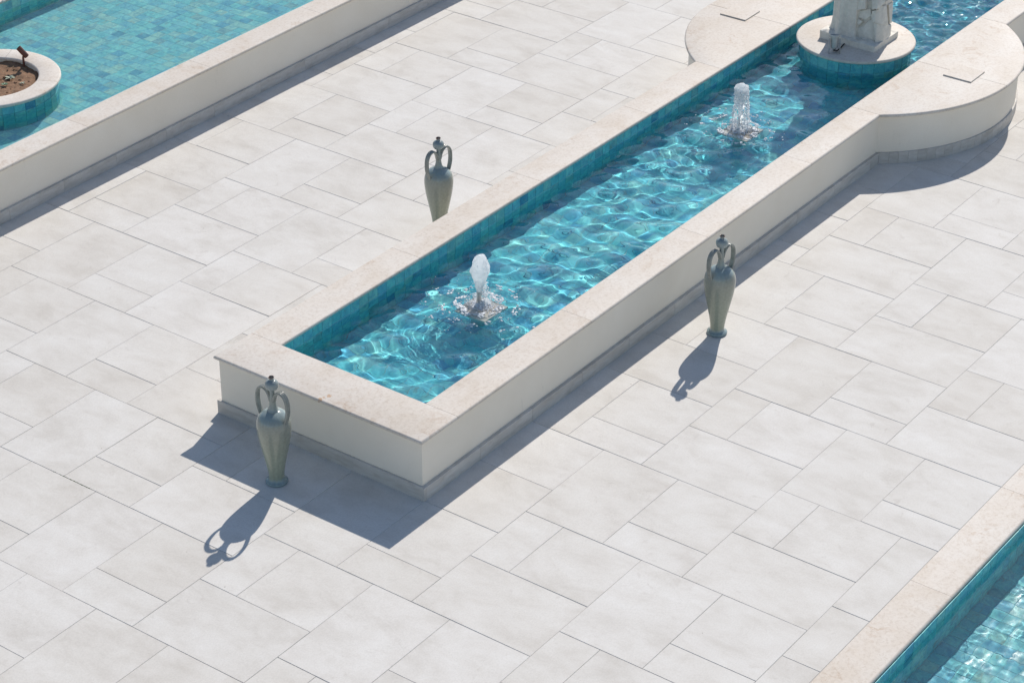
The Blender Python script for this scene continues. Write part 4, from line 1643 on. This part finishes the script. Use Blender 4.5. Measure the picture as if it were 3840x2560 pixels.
# ------------------------------------------------------------------ floodlight in front of the statue
FLC = P(19.06, -3.98, ISLZ)
flood = empty('floodlight', FLC)
flood.scale = (1.35, 1.35, 1.35)
tag(flood, 'small grey metal floodlight on a yoke aimed up at the statue', 'floodlight')
fwd = Vector((RM[2][0], RM[2][1], 0)).normalized()
ax = (fwd * 0.30 + Vector((0, 0, 1))).normalized()
q = ax.to_track_quat('Z', 'Y').to_matrix().to_4x4()
T = Matrix.Translation(Vector((0, 0, 0.046)) + fwd * 0.01) @ q
hb_ = lathe_mesh('housing', [(0.006, -0.018), (0.020, -0.016), (0.0245, -0.008), (0.0265, 0.052), (0.0265, 0.055), (0.036, 0.056), (0.036, 0.068), (0.031, 0.069), (0.030, 0.062)], n=32, cap=False)
hb_.transform(T)
hb_.set_sharp_from_angle(angle=math.radians(35))
hbo = link('housing', hb_, M_GREYMETAL, flood)
ln = lathe_mesh('lens', [(0.0, 0.0625), (0.0305, 0.0625)], n=32, cap=False)
ln.transform(T)
link('lens', ln, M_LENS, hbo)
gl_ = lathe_mesh('cable_gland', [(0.0, -0.036), (0.008, -0.036), (0.008, -0.026), (0.011, -0.026), (0.011, -0.016)], n=16, cap=False)
gl_.transform(T)
link('cable_gland', gl_, M_STEEL, hbo)
for s in (-1, 1):
    p0 = IMR * (s * 0.033)
    path = [tuple(p0 * 1.05 + Vector((0, 0, 0.001)) - fwd * 0.012), tuple(p0 * 1.05 + Vector((0, 0, 0.05)) - fwd * 0.002), tuple(p0 + Vector((0, 0, 0.092)) + fwd * 0.016)]
    link('yoke_arm', sweep_mesh('yoke_arm', path, [(-0.0095, -0.002), (0.0095, -0.002), (0.0095, 0.002), (-0.0095, 0.002)], ref=tuple(fwd)), M_GREYMETAL, flood)
fb = block_mesh('foot', -0.038, 0.038, -0.011, 0.011, 0.0, 0.003, 0.0008, bottom=True)
fb.transform(Matrix.Rotation(math.atan2(IMR.y, IMR.x), 4, 'Z'))
fo_ = link('foot', fb, M_GREYMETAL, flood)
cp = catmull([tuple(-ax * -0.01 - fwd * 0.012 + Vector((0, 0, 0.012))), tuple(IMR * 0.02 + fwd * 0.02 + Vector((0, 0, 0.006))), tuple(IMR * 0.05 + fwd * 0.07 + Vector((0, 0, 0.005))), tuple(IMR * 0.085 + fwd * 0.14 + Vector((0, 0, 0.005)))], 5)
link('cable', sweep_mesh('cable', cp, ring_section(0.0042, 8), ref=(0, 0, 1)), M_BLACK, flood)

# ------------------------------------------------------------------ moss in one paving joint
ms = []
for k in range(150):
    b = random.uniform(-8.35, -6.6)
    d = 0.5 + 0.5 * math.cos((b + 7.6) / 0.9 * math.pi) if abs(b + 7.6) < 0.9 else 0.1
    if random.random() > d: continue
    q = P(-8 + random.gauss(0, 0.006), b, 0)
    s = random.uniform(0.0012, 0.0032)
    ms.append((q.x, q.y, 0.0005, s, s * 1.6, s * 0.6, 0))
mo = lumps('moss', ms, M_MOSS, None, 'stuff', 1)
tag(mo, 'thin line of green moss in a paving joint near the short end vase', 'moss')
